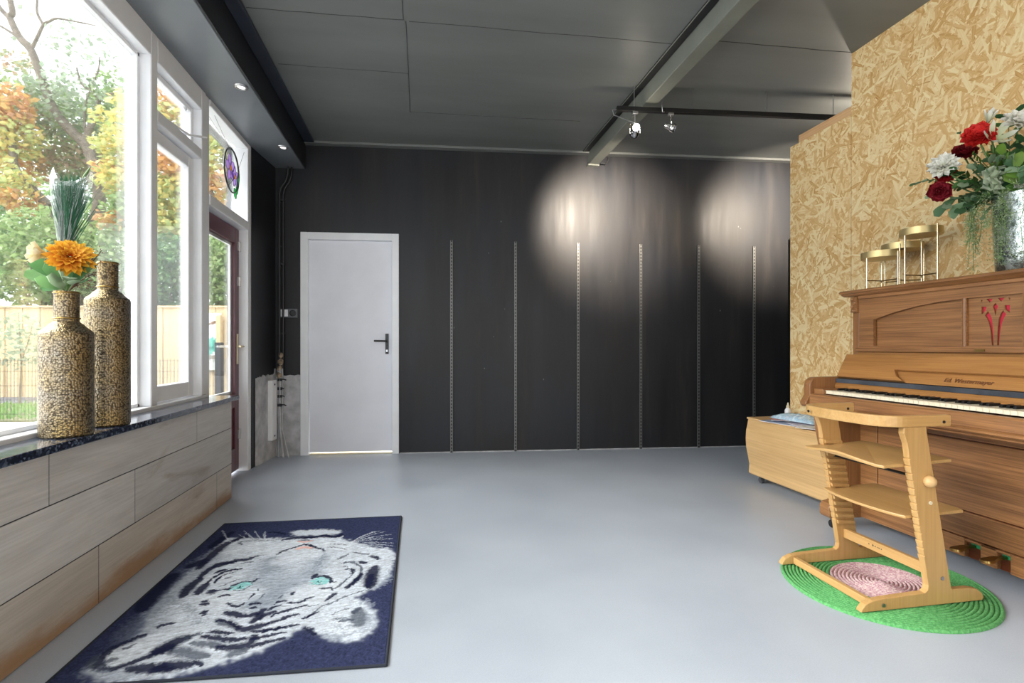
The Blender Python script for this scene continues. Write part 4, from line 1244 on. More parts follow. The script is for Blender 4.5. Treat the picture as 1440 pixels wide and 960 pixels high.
TIGER_STROKES=[(72,3,[(-653,2635),(-659,2542),(-663,2426)]),(62,2,[(-686,2531),(-665,2373),(-666,2249),(-646,2134)]),(41,2,[(-460,2553),(-470,2420),(-477,2288)]),(93,3,[(-522,2348),(-564,2255),(-596,2147)]),(62,2,[(-538,2274),(-571,2164),(-592,2063)]),(52,3,[(-625,2366),(-516,2321),(-465,2337)]),(62,2,[(-965,2627),(-978,2429),(-978,2281),(-988,2174)]),(52,2,[(-977,2112),(-959,1999),(-942,1914)]),(41,3,[(-952,2721),(-966,2566),(-955,2399)]),(62,4,[(-914,2681),(-808,2730),(-685,2641),(-607,2729)]),(41,4,[(-537,2699),(-445,2683),(-359,2616)]),(82,4,[(-792,2182),(-748,2196),(-672,2204)]),(82,4,[(-463,2081),(-441,2163),(-369,2220)]),(62,4,[(-651,2510),(-572,2572),(-497,2559)]),(41,4,[(-786,2369),(-876,2385),(-891,2313)]),(41,4,[(-897,1938),(-926,1865),(-961,1813)]),(20,4,[(-706,2718),(-665,2749),(-612,2750),(-578,2724)]),(6,0,[(-673,2601),(-665,2635),(-642,2654),(-605,2685),(-569,2713),(-528,2676)]),(13,0,[(-697,2790),(-658,2807),(-606,2805),(-553,2801)]),(13,0,[(-588,2802),(-545,2805),(-498,2810),(-440,2791),(-414,2819)]),(6,1,[(-616,2766),(-581,2770),(-545,2758)]),(14,5,[(-601,2651),(-570,2669),(-529,2653)]),(11,5,[(-614,2755),(-583,2745),(-549,2754)]),(7,2,[(-694,2544),(-680,2567),(-672,2596)]),(9,0,[(-800,2920),(-748,2906),(-706,2871)]),(3,1,[(-713,2798),(-901,2801),(-882,2759)]),(3,1,[(-739,2845),(-894,2800),(-875,2757)]),(14,0,[(-920,2503),(-912,2534),(-872,2543),(-837,2561),(-799,2563),(-778,2589)]),(6,1,[(-776,2584),(-761,2599),(-740,2604)]),(4,1,[(-809,2523),(-788,2528),(-762,2535)]),(7,0,[(-886,2436),(-872,2456),(-851,2464)]),(4,0,[(-876,2383),(-868,2410),(-853,2445),(-825,2459),(-786,2464)]),(4,0,[(-856,2338),(-851,2378),(-836,2412),(-804,2432)]),(3,0,[(-829,2375),(-801,2378)]),(20,0,[(-979,2498),(-979,2612),(-975,2700),(-968,2774),(-942,2829)]),(14,0,[(-938,2818),(-918,2866),(-884,2870)]),(17,0,[(-1022,2745),(-1012,2811),(-1006,2892),(-991,2954)]),(2,4,[(-940,2968),(-844,2827),(-763,2747)]),(2,4,[(-948,2914),(-860,2814),(-783,2770)]),(2,4,[(-881,2957),(-821,2838),(-772,2778)]),(2,4,[(-825,2903),(-783,2801),(-751,2755)]),(2,4,[(-1058,3000),(-989,2863),(-935,2787)]),(2,4,[(-823,2936),(-796,2839),(-778,2800)]),(11,0,[(-588,2802),(-545,2805),(-499,2812),(-440,2791),(-414,2819)]),(6,0,[(-577,2714),(-544,2689),(-501,2648),(-477,2634),(-461,2599)]),(11,4,[(-555,2710),(-504,2741),(-461,2743),(-400,2702)]),(7,2,[(-449,2570),(-459,2494),(-464,2406),(-467,2354)]),(3,1,[(-453,2653),(-397,2634),(-355,2608)]),(3,1,[(-449,2691),(-405,2683),(-362,2661)]),(5,1,[(-322,2565),(-278,2539),(-245,2525)]),(10,0,[(-239,2498),(-215,2489),(-192,2455)]),(6,1,[(-347,2449),(-322,2457),(-299,2433),(-282,2406)]),(11,0,[(-278,2449),(-263,2434),(-246,2427)]),(5,1,[(-288,2423),(-268,2395),(-259,2339),(-259,2288),(-278,2242),(-297,2178)]),(11,0,[(-268,2282),(-275,2241)]),(6,0,[(-330,2375),(-304,2370),(-292,2330),(-304,2325)]),(4,1,[(-322,2236),(-310,2275),(-294,2316)]),(26,0,[(-202,2375),(-209,2308),(-209,2243),(-206,2182)]),(7,1,[(-383,2497),(-360,2519),(-346,2543)]),(3,1,[(-358,2435),(-340,2448)]),(3,1,[(-347,2405),(-324,2401)]),(2,4,[(-363,2666),(-296,2776),(-218,2839)]),(2,4,[(-363,2666),(-280,2768),(-186,2822)]),(2,4,[(-363,2666),(-265,2745),(-156,2773)]),(2,4,[(-363,2666),(-256,2712),(-141,2707)]),(2,4,[(-363,2666),(-251,2681),(-134,2645)]),(2,4,[(-363,2666),(-248,2660),(-129,2605)]),(2,4,[(-363,2666),(-248,2641),(-130,2568)]),(2,4,[(-363,2666),(-307,2773),(-241,2832)]),(2,4,[(-363,2666),(-280,2726),(-188,2736)]),(5,3,[(-351,2684),(-249,2758)]),(5,3,[(-340,2652),(-213,2679)]),(5,3,[(-323,2630),(-167,2641)]),(7,4,[(-418,2746),(-403,2795)]),(6,0,[(-831,2261),(-804,2263),(-774,2265),(-765,2299),(-743,2319),(-715,2321),(-698,2314),(-690,2337),(-679,2349)]),(3,1,[(-763,2259),(-738,2242),(-715,2247),(-697,2274),(-696,2307)]),(3,1,[(-817,2291),(-799,2315),(-779,2339),(-749,2355)]),(6,0,[(-790,2201),(-775,2214),(-748,2206)]),(6,0,[(-734,2140),(-709,2113),(-685,2106),(-676,2127)]),(14,0,[(-719,2068),(-692,2055),(-666,2040),(-636,2024)]),(13,0,[(-624,2027),(-611,2035),(-597,2038)]),(13,0,[(-599,1976),(-591,2011),(-587,2047),(-582,2068)]),(11,0,[(-579,1993),(-571,2017),(-554,2030),(-538,2041)]),(8,0,[(-541,2012),(-523,2030),(-500,2042),(-475,2052),(-434,2070)]),(7,0,[(-553,2105),(-540,2118),(-516,2122)]),(5,0,[(-568,2055),(-551,2079),(-527,2089)]),(7,0,[(-509,2103),(-486,2099),(-460,2103),(-430,2131)]),(6,0,[(-511,2164),(-503,2197)]),(5,0,[(-666,2164),(-660,2206)]),(3,0,[(-661,2251),(-653,2230)]),(9,0,[(-647,2119),(-630,2122),(-608,2112)]),(7,0,[(-637,2086),(-618,2083)]),(4,1,[(-626,2157),(-617,2192)]),(4,1,[(-552,2143),(-542,2172)]),(14,1,[(-728,2014),(-704,1995),(-673,1977),(-637,1948)]),(7,0,[(-726,2004),(-717,2012),(-692,1998),(-663,1978),(-632,1943)]),(16,0,[(-632,1943),(-607,1931),(-588,1940),(-565,1945),(-543,1954)]),(9,0,[(-543,1954),(-521,1967),(-499,1979),(-478,1996),(-447,2006)]),(7,0,[(-543,1903),(-517,1913),(-489,1917),(-457,1929),(-427,1931)]),(5,0,[(-426,1971),(-404,1988),(-394,1997)]),(9,0,[(-727,1932),(-705,1934),(-671,1919),(-641,1914)]),(12,0,[(-736,1912),(-696,1894),(-650,1875),(-615,1868),(-585,1871)]),(14,1,[(-754,1872),(-717,1863),(-679,1849),(-641,1834)]),(16,0,[(-658,1834),(-621,1823),(-592,1825),(-565,1836),(-563,1884)]),(8,0,[(-568,1863),(-536,1868),(-499,1881),(-466,1886)]),(10,0,[(-556,1814),(-525,1831),(-489,1841),(-457,1848)]),(8,0,[(-584,1915),(-542,1911),(-503,1918),(-476,1925)]),(17,1,[(-606,1778),(-589,1790),(-565,1800)]),(21,1,[(-798,1837),(-761,1825),(-721,1803),(-677,1786)]),(24,0,[(-800,1739),(-785,1750),(-754,1749),(-713,1746)]),(10,0,[(-702,1762),(-675,1739)]),(24,0,[(-851,1839),(-837,1854),(-820,1876),(-803,1899),(-783,1912)]),(8,1,[(-783,1912),(-765,1922),(-750,1933)]),(9,0,[(-915,2003),(-903,2012),(-874,2019)]),(12,0,[(-813,1859),(-838,1839),(-854,1818),(-883,1799),(-904,1780),(-929,1767),(-956,1767),(-985,1785),(-999,1825),(-1003,1863),(-997,1892),(-977,1914),(-953,1942),(-938,1956)]),(21,0,[(-815,1865),(-828,1847),(-844,1835)]),(10,1,[(-980,1793),(-974,1811),(-949,1820)]),(21,0,[(-883,1758),(-848,1752),(-807,1745),(-759,1736)]),(6,1,[(-957,1875),(-937,1897)]),(21,2,[(-1012,1773),(-975,1749),(-922,1731),(-851,1710)]),(14,1,[(-1025,1838),(-1007,1789)]),(19,0,[(-932,2227),(-939,2285),(-938,2337),(-928,2384)]),(13,0,[(-931,2391),(-934,2435),(-926,2487),(-899,2514),(-871,2533),(-844,2544)]),(26,0,[(-1027,2528),(-1001,2556),(-992,2587)]),(17,0,[(-884,2243),(-885,2288),(-884,2327)]),(6,0,[(-884,2327),(-878,2375),(-864,2416),(-843,2442),(-814,2456),(-787,2458)]),(7,0,[(-882,2434),(-872,2454),(-850,2462)]),(5,0,[(-853,2329),(-854,2364),(-849,2391)]),(14,0,[(-845,2261),(-831,2246),(-835,2266)]),(5,0,[(-837,2263),(-806,2262),(-769,2261)]),(9,0,[(-839,2174),(-819,2171)]),(9,0,[(-832,2150),(-807,2145)]),(13,0,[(-804,2078),(-790,2086)]),(7,0,[(-792,2060),(-786,2069)]),(9,2,[(-981,2211),(-938,2186),(-894,2149),(-854,2109),(-815,2053),(-791,2018)]),(9,2,[(-791,1993),(-780,2016),(-756,1992)]),(29,2,[(-1022,2286),(-1001,2209),(-981,2137),(-972,2092)]),(34,0,[(-1057,2443),(-1059,2339),(-1056,2243),(-1036,2147)]),(3,1,[(-740,2151),(-712,2123),(-673,2104)]),(9,0,[(-457,2303),(-454,2338),(-441,2314),(-418,2321),(-390,2305),(-375,2274),(-373,2253)]),(4,0,[(-373,2253),(-351,2251)]),(3,6,[(-450,2253),(-424,2242),(-389,2246)]),(5,0,[(-411,2206),(-387,2201),(-365,2205),(-355,2183)]),(4,1,[(-359,2191),(-336,2206),(-324,2244),(-309,2269)]),(11,0,[(-302,2193),(-285,2224),(-266,2262),(-257,2318)]),(14,0,[(-218,2185),(-214,2232),(-211,2295)]),(7,0,[(-365,2093),(-354,2120),(-336,2151)]),(3,1,[(-437,2071),(-417,2061),(-388,2067)]),(4,1,[(-410,1978),(-394,2013),(-372,2053),(-345,2071),(-311,2101),(-273,2131),(-235,2152),(-210,2157)]),(7,0,[(-411,1981),(-398,1995),(-380,2010)]),(5,1,[(-448,2119),(-433,2128),(-418,2138)]),(11,1,[(-249,1982),(-231,2017)]),(26,1,[(-234,1995),(-224,1951),(-225,1920),(-218,1898)]),(7,1,[(-291,1932),(-263,1932),(-240,1933)]),(4,1,[(-331,1939),(-299,1948),(-266,1953)]),(3,1,[(-327,1979),(-295,2006),(-259,2022)]),(4,2,[(-314,1916),(-279,1885),(-247,1889),(-220,1874)]),(9,2,[(-280,1838),(-250,1837),(-216,1840),(-197,1851)]),(14,2,[(-331,1865),(-306,1838),(-274,1814)]),(17,2,[(-190,1955),(-180,1902),(-189,1864)]),(6,4,[(-331,1970),(-299,1980),(-262,2000)]),(6,4,[(-319,1942),(-276,1914),(-238,1897)]),(6,4,[(-298,1860),(-263,1858),(-218,1860)]),(14,3,[(-215,2072),(-198,2034),(-197,2000)]),(7,2,[(-236,2058),(-226,2068),(-208,2059)]),(17,3,[(-164,2302),(-153,2235),(-179,2171)]),(9,2,[(-141,2343),(-139,2253),(-145,2199)]),(9,0,[(-400,1906),(-381,1884),(-361,1857)])]

TL, TR, BR, BL = Vector((-1083, 3106)), Vector((-115, 3067)), Vector((-107, 1644)), Vector((-1089, 1704))
NX, NY = 420, 600
uu, vv = np.meshgrid(np.linspace(0, 1, NX), np.linspace(0, 1, NY))
gx = ((1 - vv) * ((1 - uu) * TL.x + uu * TR.x) + vv * ((1 - uu) * BL.x + uu * BR.x))
gy = ((1 - vv) * ((1 - uu) * TL.y + uu * TR.y) + vv * ((1 - uu) * BL.y + uu * BR.y))
nr = np.random.RandomState(4)


def blur(a, k):
    for _ in range(k):
        a = (a + np.roll(a, 1, 0) + np.roll(a, -1, 0) + np.roll(a, 1, 1) + np.roll(a, -1, 1)) / 5
    return a


fx = blur(nr.randn(NY, NX), 5); fy = blur(nr.randn(NY, NX), 5); fx /= fx.std(); fy /= fy.std()
fuzz = nr.randn(NY, NX) * 0.5 + blur(nr.randn(NY, NX), 2) * 1.5


def inside(poly):
    x, y = gx + fx * 6, gy + fy * 9
    c = np.zeros(gx.shape, bool); n = len(poly)
    for i in range(n):
        x0, y0 = poly[i]; x1, y1 = poly[(i + 1) % n]
        if y0 == y1: continue
        k = ((y0 > y) != (y1 > y)) & (x < (x1 - x0) * (y - y0) / (y1 - y0) + x0)
        c ^= k
    return c


def smooth_path(pts):
    P = [np.array(p, float) for p in pts]; out = []
    if len(P) < 3: return P
    for i in range(len(P) - 1):
        p0, p1, p2, p3 = P[max(i - 1, 0)], P[i], P[i + 1], P[min(i + 2, len(P) - 1)]
        for k in range(4):
            t_ = k / 4
            out.append(0.5 * (2 * p1 + (p2 - p0) * t_ + (2 * p0 - 5 * p1 + 4 * p2 - p3) * t_ ** 2 + (3 * p1 - p0 - 3 * p2 + p3) * t_ ** 3))
    return out + [P[-1]]


PAL = [srgb(26, 30, 58), srgb(62, 70, 86), srgb(126, 137, 153), srgb(168, 177, 190), srgb(216, 223, 232), srgb(226, 172, 160), srgb(52, 120, 122), srgb(206, 234, 232)]
NAVY = np.array(srgb(50, 56, 86))
img = np.zeros((NY, NX, 3)) + NAVY
img *= (1 + 0.22 * fuzz[..., None])
base = np.array(srgb(202, 210, 220))
halo = blur(inside(TIGER_POLYS['face']).astype(float), 60)
img = img * (1 - 0.45 * np.clip(halo * 1.4, 0, 1)[..., None]) + np.array(srgb(120, 128, 150)) * (0.45 * np.clip(halo * 1.4, 0, 1)[..., None])
for k in ('face', 'chin'):
    a = np.clip(blur(inside(TIGER_POLYS[k]).astype(float), 10), 0, 1)[..., None]
    img = img * (1 - a) + base * (1 + 0.05 * fuzz[..., None]) * a


def lay(hw, ci, pts):
    global img
    P = smooth_path(pts); n = len(P)
    big = ci in (2, 3)
    lo = np.min(P, axis=0) - 3 * hw - 30; hi = np.max(P, axis=0) + 3 * hw + 30
    m = (gx > lo[0]) & (gx < hi[0]) & (gy > lo[1]) & (gy < hi[1])
    if not m.any(): return
    x = gx[m] + fx[m] * (2.0 if not big else 8) + nr.randn(m.sum()) * 1.3; y = gy[m] + fy[m] * (2.6 if not big else 8) + nr.randn(m.sum()) * 2.0
    best = np.full(x.shape, 1e9)
    for i in range(n - 1):
        a, c = P[i], P[i + 1]; d = c - a; L = max(1e-6, d @ d)
        t_ = np.clip(((x - a[0]) * d[0] + (y - a[1]) * d[1]) / L, 0, 1)
        s_ = (i + t_) / (n - 1)
        w = hw * (0.35 + 0.65 * np.sin(np.pi * np.clip(s_ * 0.9 + 0.05, 0, 1)) ** 0.6)
        best = np.minimum(best, np.hypot(x - a[0] - t_ * d[0], (y - a[1] - t_ * d[1])) / np.maximum(w, 1.5))
    edge = 0.9 if big else 0.35
    al = np.clip((1 + edge - best) / (2 * edge), 0, 1)
    al *= {0: 0.95, 1: 0.8, 2: 0.55, 3: 0.6, 4: 0.7, 5: 0.8, 6: 0.9, 7: 0.9}[ci]
    img[m] = img[m] * (1 - al[:, None]) + np.array(PAL[ci]) * al[:, None]


for hw, ci, pts in TIGER_STROKES: lay(max(hw * (1.25 if ci < 2 else 1), 2.6), ci, pts)
for poly in TIGER_EYES:
    a = np.clip(blur(inside(poly).astype(float), 1), 0, 1)[..., None]; img = img * (1 - a) + np.array(srgb(150, 212, 212)) * a
for poly in TIGER_PUPILS:
    a = inside(poly).astype(float)[..., None]; img = img * (1 - a) + np.array(srgb(16, 50, 60)) * a
strk = nr.randn(NY, NX)
for k in range(14): strk = (strk + np.roll(strk, 1, 1) + np.roll(np.roll(strk, -1, 1), k % 2, 0)) / 3
strk /= strk.std()
fm = np.clip(blur(inside(TIGER_POLYS['face']).astype(float), 12), 0, 1)[..., None]
img = img * (1 + 0.10 * strk[..., None] * fm)          # fine printed fur streaks
img = np.clip(img * (1 + 0.07 * fuzz[..., None]), 0.004, 0.95)
mv = np.zeros((NY, NX, 3), np.float32)
mv[..., 0] = gx / 1000; mv[..., 1] = gy / 1000; mv[..., 2] = 0.0085 + 0.0006 * fuzz
rim = (uu < .006) | (uu > .994) | (vv < .004) | (vv > .996)
mv[..., 2][rim] = 0.007
mc = Vector((-0.6, 2.38, 0))
mt = empty('tiger_mat', mc, 'navy floor mat printed with an upside-down white tiger face', 'mat')
me = bpy.data.meshes.new('printed_pile')
vs = mv.reshape(-1, 3) - np.array(mc)
idx = np.arange(NX * NY).reshape(NY, NX)
q = np.stack([idx[1:, :-1], idx[1:, 1:], idx[:-1, 1:], idx[:-1, :-1]], -1).reshape(-1, 4)
me.vertices.add(len(vs)); me.vertices.foreach_set('co', vs.astype(np.float32).ravel())
me.loops.add(q.size); me.loops.foreach_set('vertex_index', q.ravel().astype(np.int32))
me.polygons.add(len(q)); me.polygons.foreach_set('loop_start', np.arange(0, q.size, 4, dtype=np.int32))
me.update(calc_edges=True)
ca = me.color_attributes.new('Col', 'FLOAT_COLOR', 'POINT')
arr = np.ones((NX * NY, 4), np.float32); arr[:, :3] = img.reshape(-1, 3); ca.data.foreach_set('color', arr.ravel())
M['pile'] = vcol('printed_pile', 0.95, 0.1)
me.materials.append(M['pile'])
po = bpy.data.objects.new('printed_pile', me); COL.objects.link(po); po.parent = mt; ORG[po.name] = mc
M['edge_binding'] = plain('navy_edge_binding', (34, 40, 52), 0.8)
b = MB()
cs = [tuple(v / 1000) for v in (TL, TR, BR, BL)]
for i in range(4):
    p, r_ = Vector((*cs[i], 0.0048)), Vector((*cs[(i + 1) % 4], 0.0048))
    b.tube([p + (r_ - p) * t_ for t_ in (0, .25, .5, .75, 1)], 0.0052, 6)
b.build('edge_binding', M['edge_binding'], mt, smooth=60)
b = MB(); b.prism(cs[::-1], 'z', 0.0005, 0.0055); b.build('rubber_backing', M['black'], mt)

# ------------------------------------------------------------------ wheeled wooden box with its clutter
bx = empty('wheeled_wooden_box', (2.53, 3.03, 0), 'pale plywood toy box on castors beside the piano', 'box')
prof = [(2.405, 0.058), (2.398, 0.07), (2.402, 0.13), (2.390, 0.19), (2.376, 0.26), (2.372, 0.32), (2.376, 0.38), (2.388, 0.43), (2.394, 0.463)]
back = [(2.69, 0.463), (2.69, 0.058)]
b = MB(); b.prism(prof + back, 'y', 2.62, 3.44); b.build('body', M['ply'], bx, bevel=0.004)
b = MB(); b.box(2.388, 2.694, 2.612, 3.448, 0.463, 0.476); b.build('lid', M['ply'], bx, bevel=0.003)
for x, y in ((2.455, 3.37), (2.455, 2.69), (2.64, 3.37), (2.64, 2.69)):
    b = MB(); b.box(x - 0.022, x + 0.022, y - 0.022, y + 0.022, 0.052, 0.058); b.box(x - 0.014, x - 0.011, y - 0.012, y + 0.012, 0.02, 0.054); b.box(x + 0.011, x + 0.014, y - 0.012, y + 0.012, 0.02, 0.054)
    b.tube([(x - 0.01, y, 0.0225), (x + 0.01, y, 0.0225)], 0.022, 18); b.build('castor', M['rubber'], bx, smooth=40)
mag = [((2.47, 3.13), (0.20, 0.28), 12, (150, 164, 192), 'pale blue magazine under the plastic bag'), ((2.50, 2.95), (0.19, 0.26), -20, (206, 196, 214), 'lilac printed booklet lying on the box lid'), ((2.46, 2.84), (0.15, 0.21), 34, (238, 232, 226), 'white leaflet at the near end of the box lid'), ((2.52, 3.22), (0.16, 0.22), -35, (190, 110, 96), 'reddish leaflet at the far end of the box lid')]
for i, ((x, y), (w, l), a, col, lb) in enumerate(mag):
    z = 0.476 + i * 0.004; Rm = Matrix.Translation((x, y, z)) @ Matrix.Rotation(math.radians(a), 4, 'Z')
    m = empty('booklet', (x, y, z), lb, 'booklet', 'booklets on the wooden box')
    b = MB(); b.box(-w / 2, w / 2, -l / 2, l / 2, 0.0002, 0.0034, Rm); b.build('pages', M['paper'], m)
    b = MB(); b.box(-w / 2 - .001, w / 2 + .001, -l / 2 - .001, l / 2 + .001, 0.0034, 0.0039, Rm); b.build('cover', plain('cover_%d' % i, col, 0.35, var=0.25, scale=25), m)
bag = MB(); nu, nv = 26, 18
gg = random.Random(5)
Rb = Matrix.Translation((2.56, 3.12, 0.493)) @ Matrix.Rotation(math.radians(8), 4, 'Z')
for sgn in (1, -1):
    k0 = len(bag.v)
    for i in range(nu + 1):
        for j in range(nv + 1):
            a, c = i / nu * 2 - 1, j / nv * 2 - 1
            e = max(0, (1 - abs(a) ** 3)) * max(0, (1 - abs(c) ** 3))
            z = sgn * (0.038 if sgn > 0 else 0.0) * e ** 0.6 + (gg.uniform(-.003, .003) if 0 < e and sgn > 0 else 0) + 0.004 * math.sin(a * 9 + c * 5) * e * (sgn > 0)
            bag.add(Rb @ Vector((c * 0.085, a * 0.185, z)))
    for i in range(nu):
        for j in range(nv):
            p = k0 + i * (nv + 1) + j
            f_ = (p, p + 1, p + nv + 2, p + nv + 1); bag.face(*(f_ if sgn < 0 else f_[::-1]))
t = NT('crinkled_plastic_bag'); nz = t.noise(t.mapping(), 22, 4, 0.6, 1.0).outputs['Fac']
t.p(color=t.ramp(nz, [(0.35, srgb(226, 238, 246)), (0.52, srgb(168, 206, 228)), (0.66, srgb(214, 214, 224)), (0.8, srgb(128, 160, 170))]), rough=0.18); t.bump(nz, 0.8, 0.02); M['bag'] = t.m
bag.build('plastic_bag', M['bag'], base=(2.56, 3.12, 0.493), smooth=80, label='crinkled pale blue plastic bag lying on the booklets on the box', cat='bag')
bo = empty('glue_bottle', (2.64, 3.33, 0.476), 'small white bottle with a cream cap standing at the far end of the box', 'bottle')
b = MB(); b.lathe([(0, 0.4762), (0.02, 0.4762), (0.022, 0.48), (0.022, 0.535), (0.012, 0.552), (0.0, 0.552)], 2.64, 3.33, 20); b.build('body', M['white'], bo, smooth=50)
b = MB(); b.lathe([(0.011, 0.552), (0.012, 0.566), (0.007, 0.572), (0.004, 0.59), (0, 0.59)], 2.64, 3.33, 16); b.build('cap', M['cream'], bo, smooth=50)

# ------------------------------------------------------------------ framed mirror leaning in the dark corner
mr = empty('framed_mirror', bw(4.86, -0.03, 0), 'tall narrow black framed mirror leaning in the far dark corner beside the partition', 'mirror')
MRM = BWM @ Matrix.Translation((4.72, -0.03, 0)) @ Matrix.Rotation(math.radians(0.0), 4, 'X')
b = MB(); b.box(0, 0.03, -0.035, 0, 0.005, 2.09, MRM); b.box(0.37, 0.40, -0.035, 0, 0.005, 2.09, MRM); b.box(0.03, 0.37, -0.035, 0, 2.06, 2.09, MRM); b.box(0.03, 0.37, -0.035, 0, 0.005, 0.035, MRM); b.build('frame', M['black'], mr, bevel=0.003)
b = MB(); b.box(0.03, 0.37, -0.022, -0.016, 0.035, 2.06, MRM); b.build('mirror_glass', plain('mirror_silver', (225, 225, 225), 0.03, 1.0, var=0.0), mr)

# ------------------------------------------------------------------ slotted shelf rails on the back wall
ORD = ('first slotted metal shelf rail to the right of the white door', 'second slotted metal shelf rail from the white door', 'third slotted metal shelf rail from the white door, below the bright light patch', 'fourth slotted metal shelf rail from the white door', 'fifth slotted metal shelf rail from the white door', 'sixth slotted metal shelf rail from the white door, next to the partition')
r0 = None
us = [1.350, 1.957, 2.566, 3.190, 3.780, 4.358]
for i, u in enumerate(us):
    if r0 is None:
        b = MB(); b.box(u - 0.0125, u + 0.0125, -0.013, -0.0005, 0.0, 2.0, BWM)
        # origin and turn of the rail follow the wall
        vv_ = [(BWM.inverted() @ Vector(p)) for p in b.v]
        b.v = [(p.x - u, p.y, p.z) for p in vv_]
        r0 = b.build('shelf_rail', M['rail'], bevel=0.001, label=ORD[0], cat='shelf rail', group='slotted shelf rails on the black wall')
        r0.location = bw(u, 0, 0.0); r0.rotation_euler.z = _ba
    else:
        c = r0.copy(); COL.objects.link(c); c['label'] = ORD[i]; c.location = bw(u, 0, 0.0)

# ------------------------------------------------------------------ switch and socket, pipes, cover box
sw = empty('switch_and_socket', bw(-0.135, 0, 1.305), 'white light switch and grey socket in one dark plate beside the white door', 'wall socket')
b = MB(); b.box(-0.21, -0.052, -0.012, 0, 1.265, 1.345, BWM); b.build('back_plate', plain('grey_plate', (92, 95, 100), 0.4), sw, bevel=0.003)
b = MB(); b.box(-0.2, -0.134, -0.02, -0.012, 1.273, 1.337, BWM); b.build('switch_rocker', M['white'], sw, bevel=0.003)
b = MB(); b.lathe([(0.0, 0), (0.022, 0.0), (0.026, 0.006), (0.03, 0.006), (0.03, 0.0)], 0, 0, 24, BWM @ Matrix.Translation((-0.092, -0.012, 1.305)) @ Matrix.Rotation(PI / 2, 4, 'X')); b.build('socket_ring', M['black'], sw, smooth=40)

cp = empty('conduit_pipes', (-1.30, 4.93, 0.9), 'two thin black conduit pipes running down the dark corner', 'pipe')
for (x, y, k) in ((-1.262, 4.935, 0), (-1.236, 4.955, 1)):
    b = MB()
    top = [(x + 0.075, y - 0.005, 2.632), (x + 0.072, y - 0.005, 2.57), (x + 0.055, y, 2.50), (x + 0.012, y, 2.44), (x, y, 2.38)]
    b.tube(top + [(x, y, 1.9), (x + .001, y, 1.3), (x, y, 0.9), (x - .006, y, 0.80)], 0.0085, 8); b.build('conduit', M['black_paint'], cp, smooth=60)
b = MB()
for z in (2.33, 1.75, 1.12): b.box(-1.277, -1.222, 4.938, 4.985, z - 0.008, z + 0.008)
b.build('pipe_clip', M['dark_metal'], cp, bevel=0.002)
cab = empty('old_cables', (-1.26, 4.93, 0), 'old grey cables and fittings in the corner above the floor', 'cable')
b = MB()
for k, (x, y, r_) in enumerate(((-1.272, 4.94, .008), (-1.255, 4.93, .010), (-1.24, 4.945, .007))):
    b.tube([(x, y, 0.80), (x + .006 * (k - 1), y - .004, 0.62), (x - .004, y, 0.45), (x + .004, y - .01 * k, 0.25), (x + .02 * k, y - .02 * k, 0.10), (x + .035 * k, y - .03 * k, 0.002)], r_, 8)
b.build('cable', M['plaster'], cab, smooth=60)
b = MB()
for (x, y, z, s_) in ((-1.262, 4.935, .80, .022), (-1.255, 4.94, .86, .026), (-1.262, 4.93, .74, .024), (-1.25, 4.935, .92, .02)): b.sphere((x, y, z), s_, 7, 5, (1, .8, 1.3))
b.build('crumbling_mortar', plain('rusty_mortar', (150, 132, 110), 0.9, var=0.3, scale=40, bump=0.6), cab)
for (z, l) in ((0.70, .05), (0.62, .03), (0.55, .035), (0.47, .05)):
    b = MB(); b.tube([(-1.25, 4.925, z), (-1.25 + l * .6, 4.92, z + .004), (-1.25 + l, 4.915, z - .004)], 0.005, 6); b.box(-1.275, -1.235, 4.918, 4.926, z - .012, z + .012); b.build('cable_clamp', M['dark_metal'], cab)
cvb = empty('cable_cover_box', (-1.335, 4.82, 0.15), 'flat white cover box on the pier beside the cables', 'junction box')
CVM = Matrix(((1, 0.114, 0, -1.365 - 4.5 * 0.114), (0, 1, 0, 0), (0, 0, 1, 0), (0, 0, 0, 1)))
b = MB(); b.box(0.004, 0.045, 4.80, 4.90, 0.17, 0.70, CVM); b.build('cover', M['paper'], cvb, bevel=0.004)
b = MB(); b.box(0.045, 0.047, 4.84, 4.86, 0.20, 0.215, CVM); b.box(0.045, 0.047, 4.84, 4.86, 0.655, 0.67, CVM); b.build('screw', M['dark_metal'], cvb)

# ------------------------------------------------------------------ recessed downlights in the soffit
for y, lb in ((3.464, 'recessed round downlight in the soffit above the narrow window'), (4.455, 'recessed round downlight in the soffit above the door corner')):
    t_ = empty('recessed_downlight', (-1.112, y, 2.632), lb, 'downlight', 'soffit downlights')
    b = MB(); b.lathe([(0.024, 2.628), (0.028, 2.622), (0.038, 2.624), (0.042, 2.631), (0.024, 2.631)], -1.112, y, 28); b.build('ring', M['steel'], t_, smooth=60)
    b = MB(); b.lathe([(0, 2.626), (0.023, 2.627), (0.024, 2.631)], -1.112, y, 24); b.build('lens', emitter('downlight_lens', (1.0, 0.96, 0.9), 1.6), t_, smooth=60)

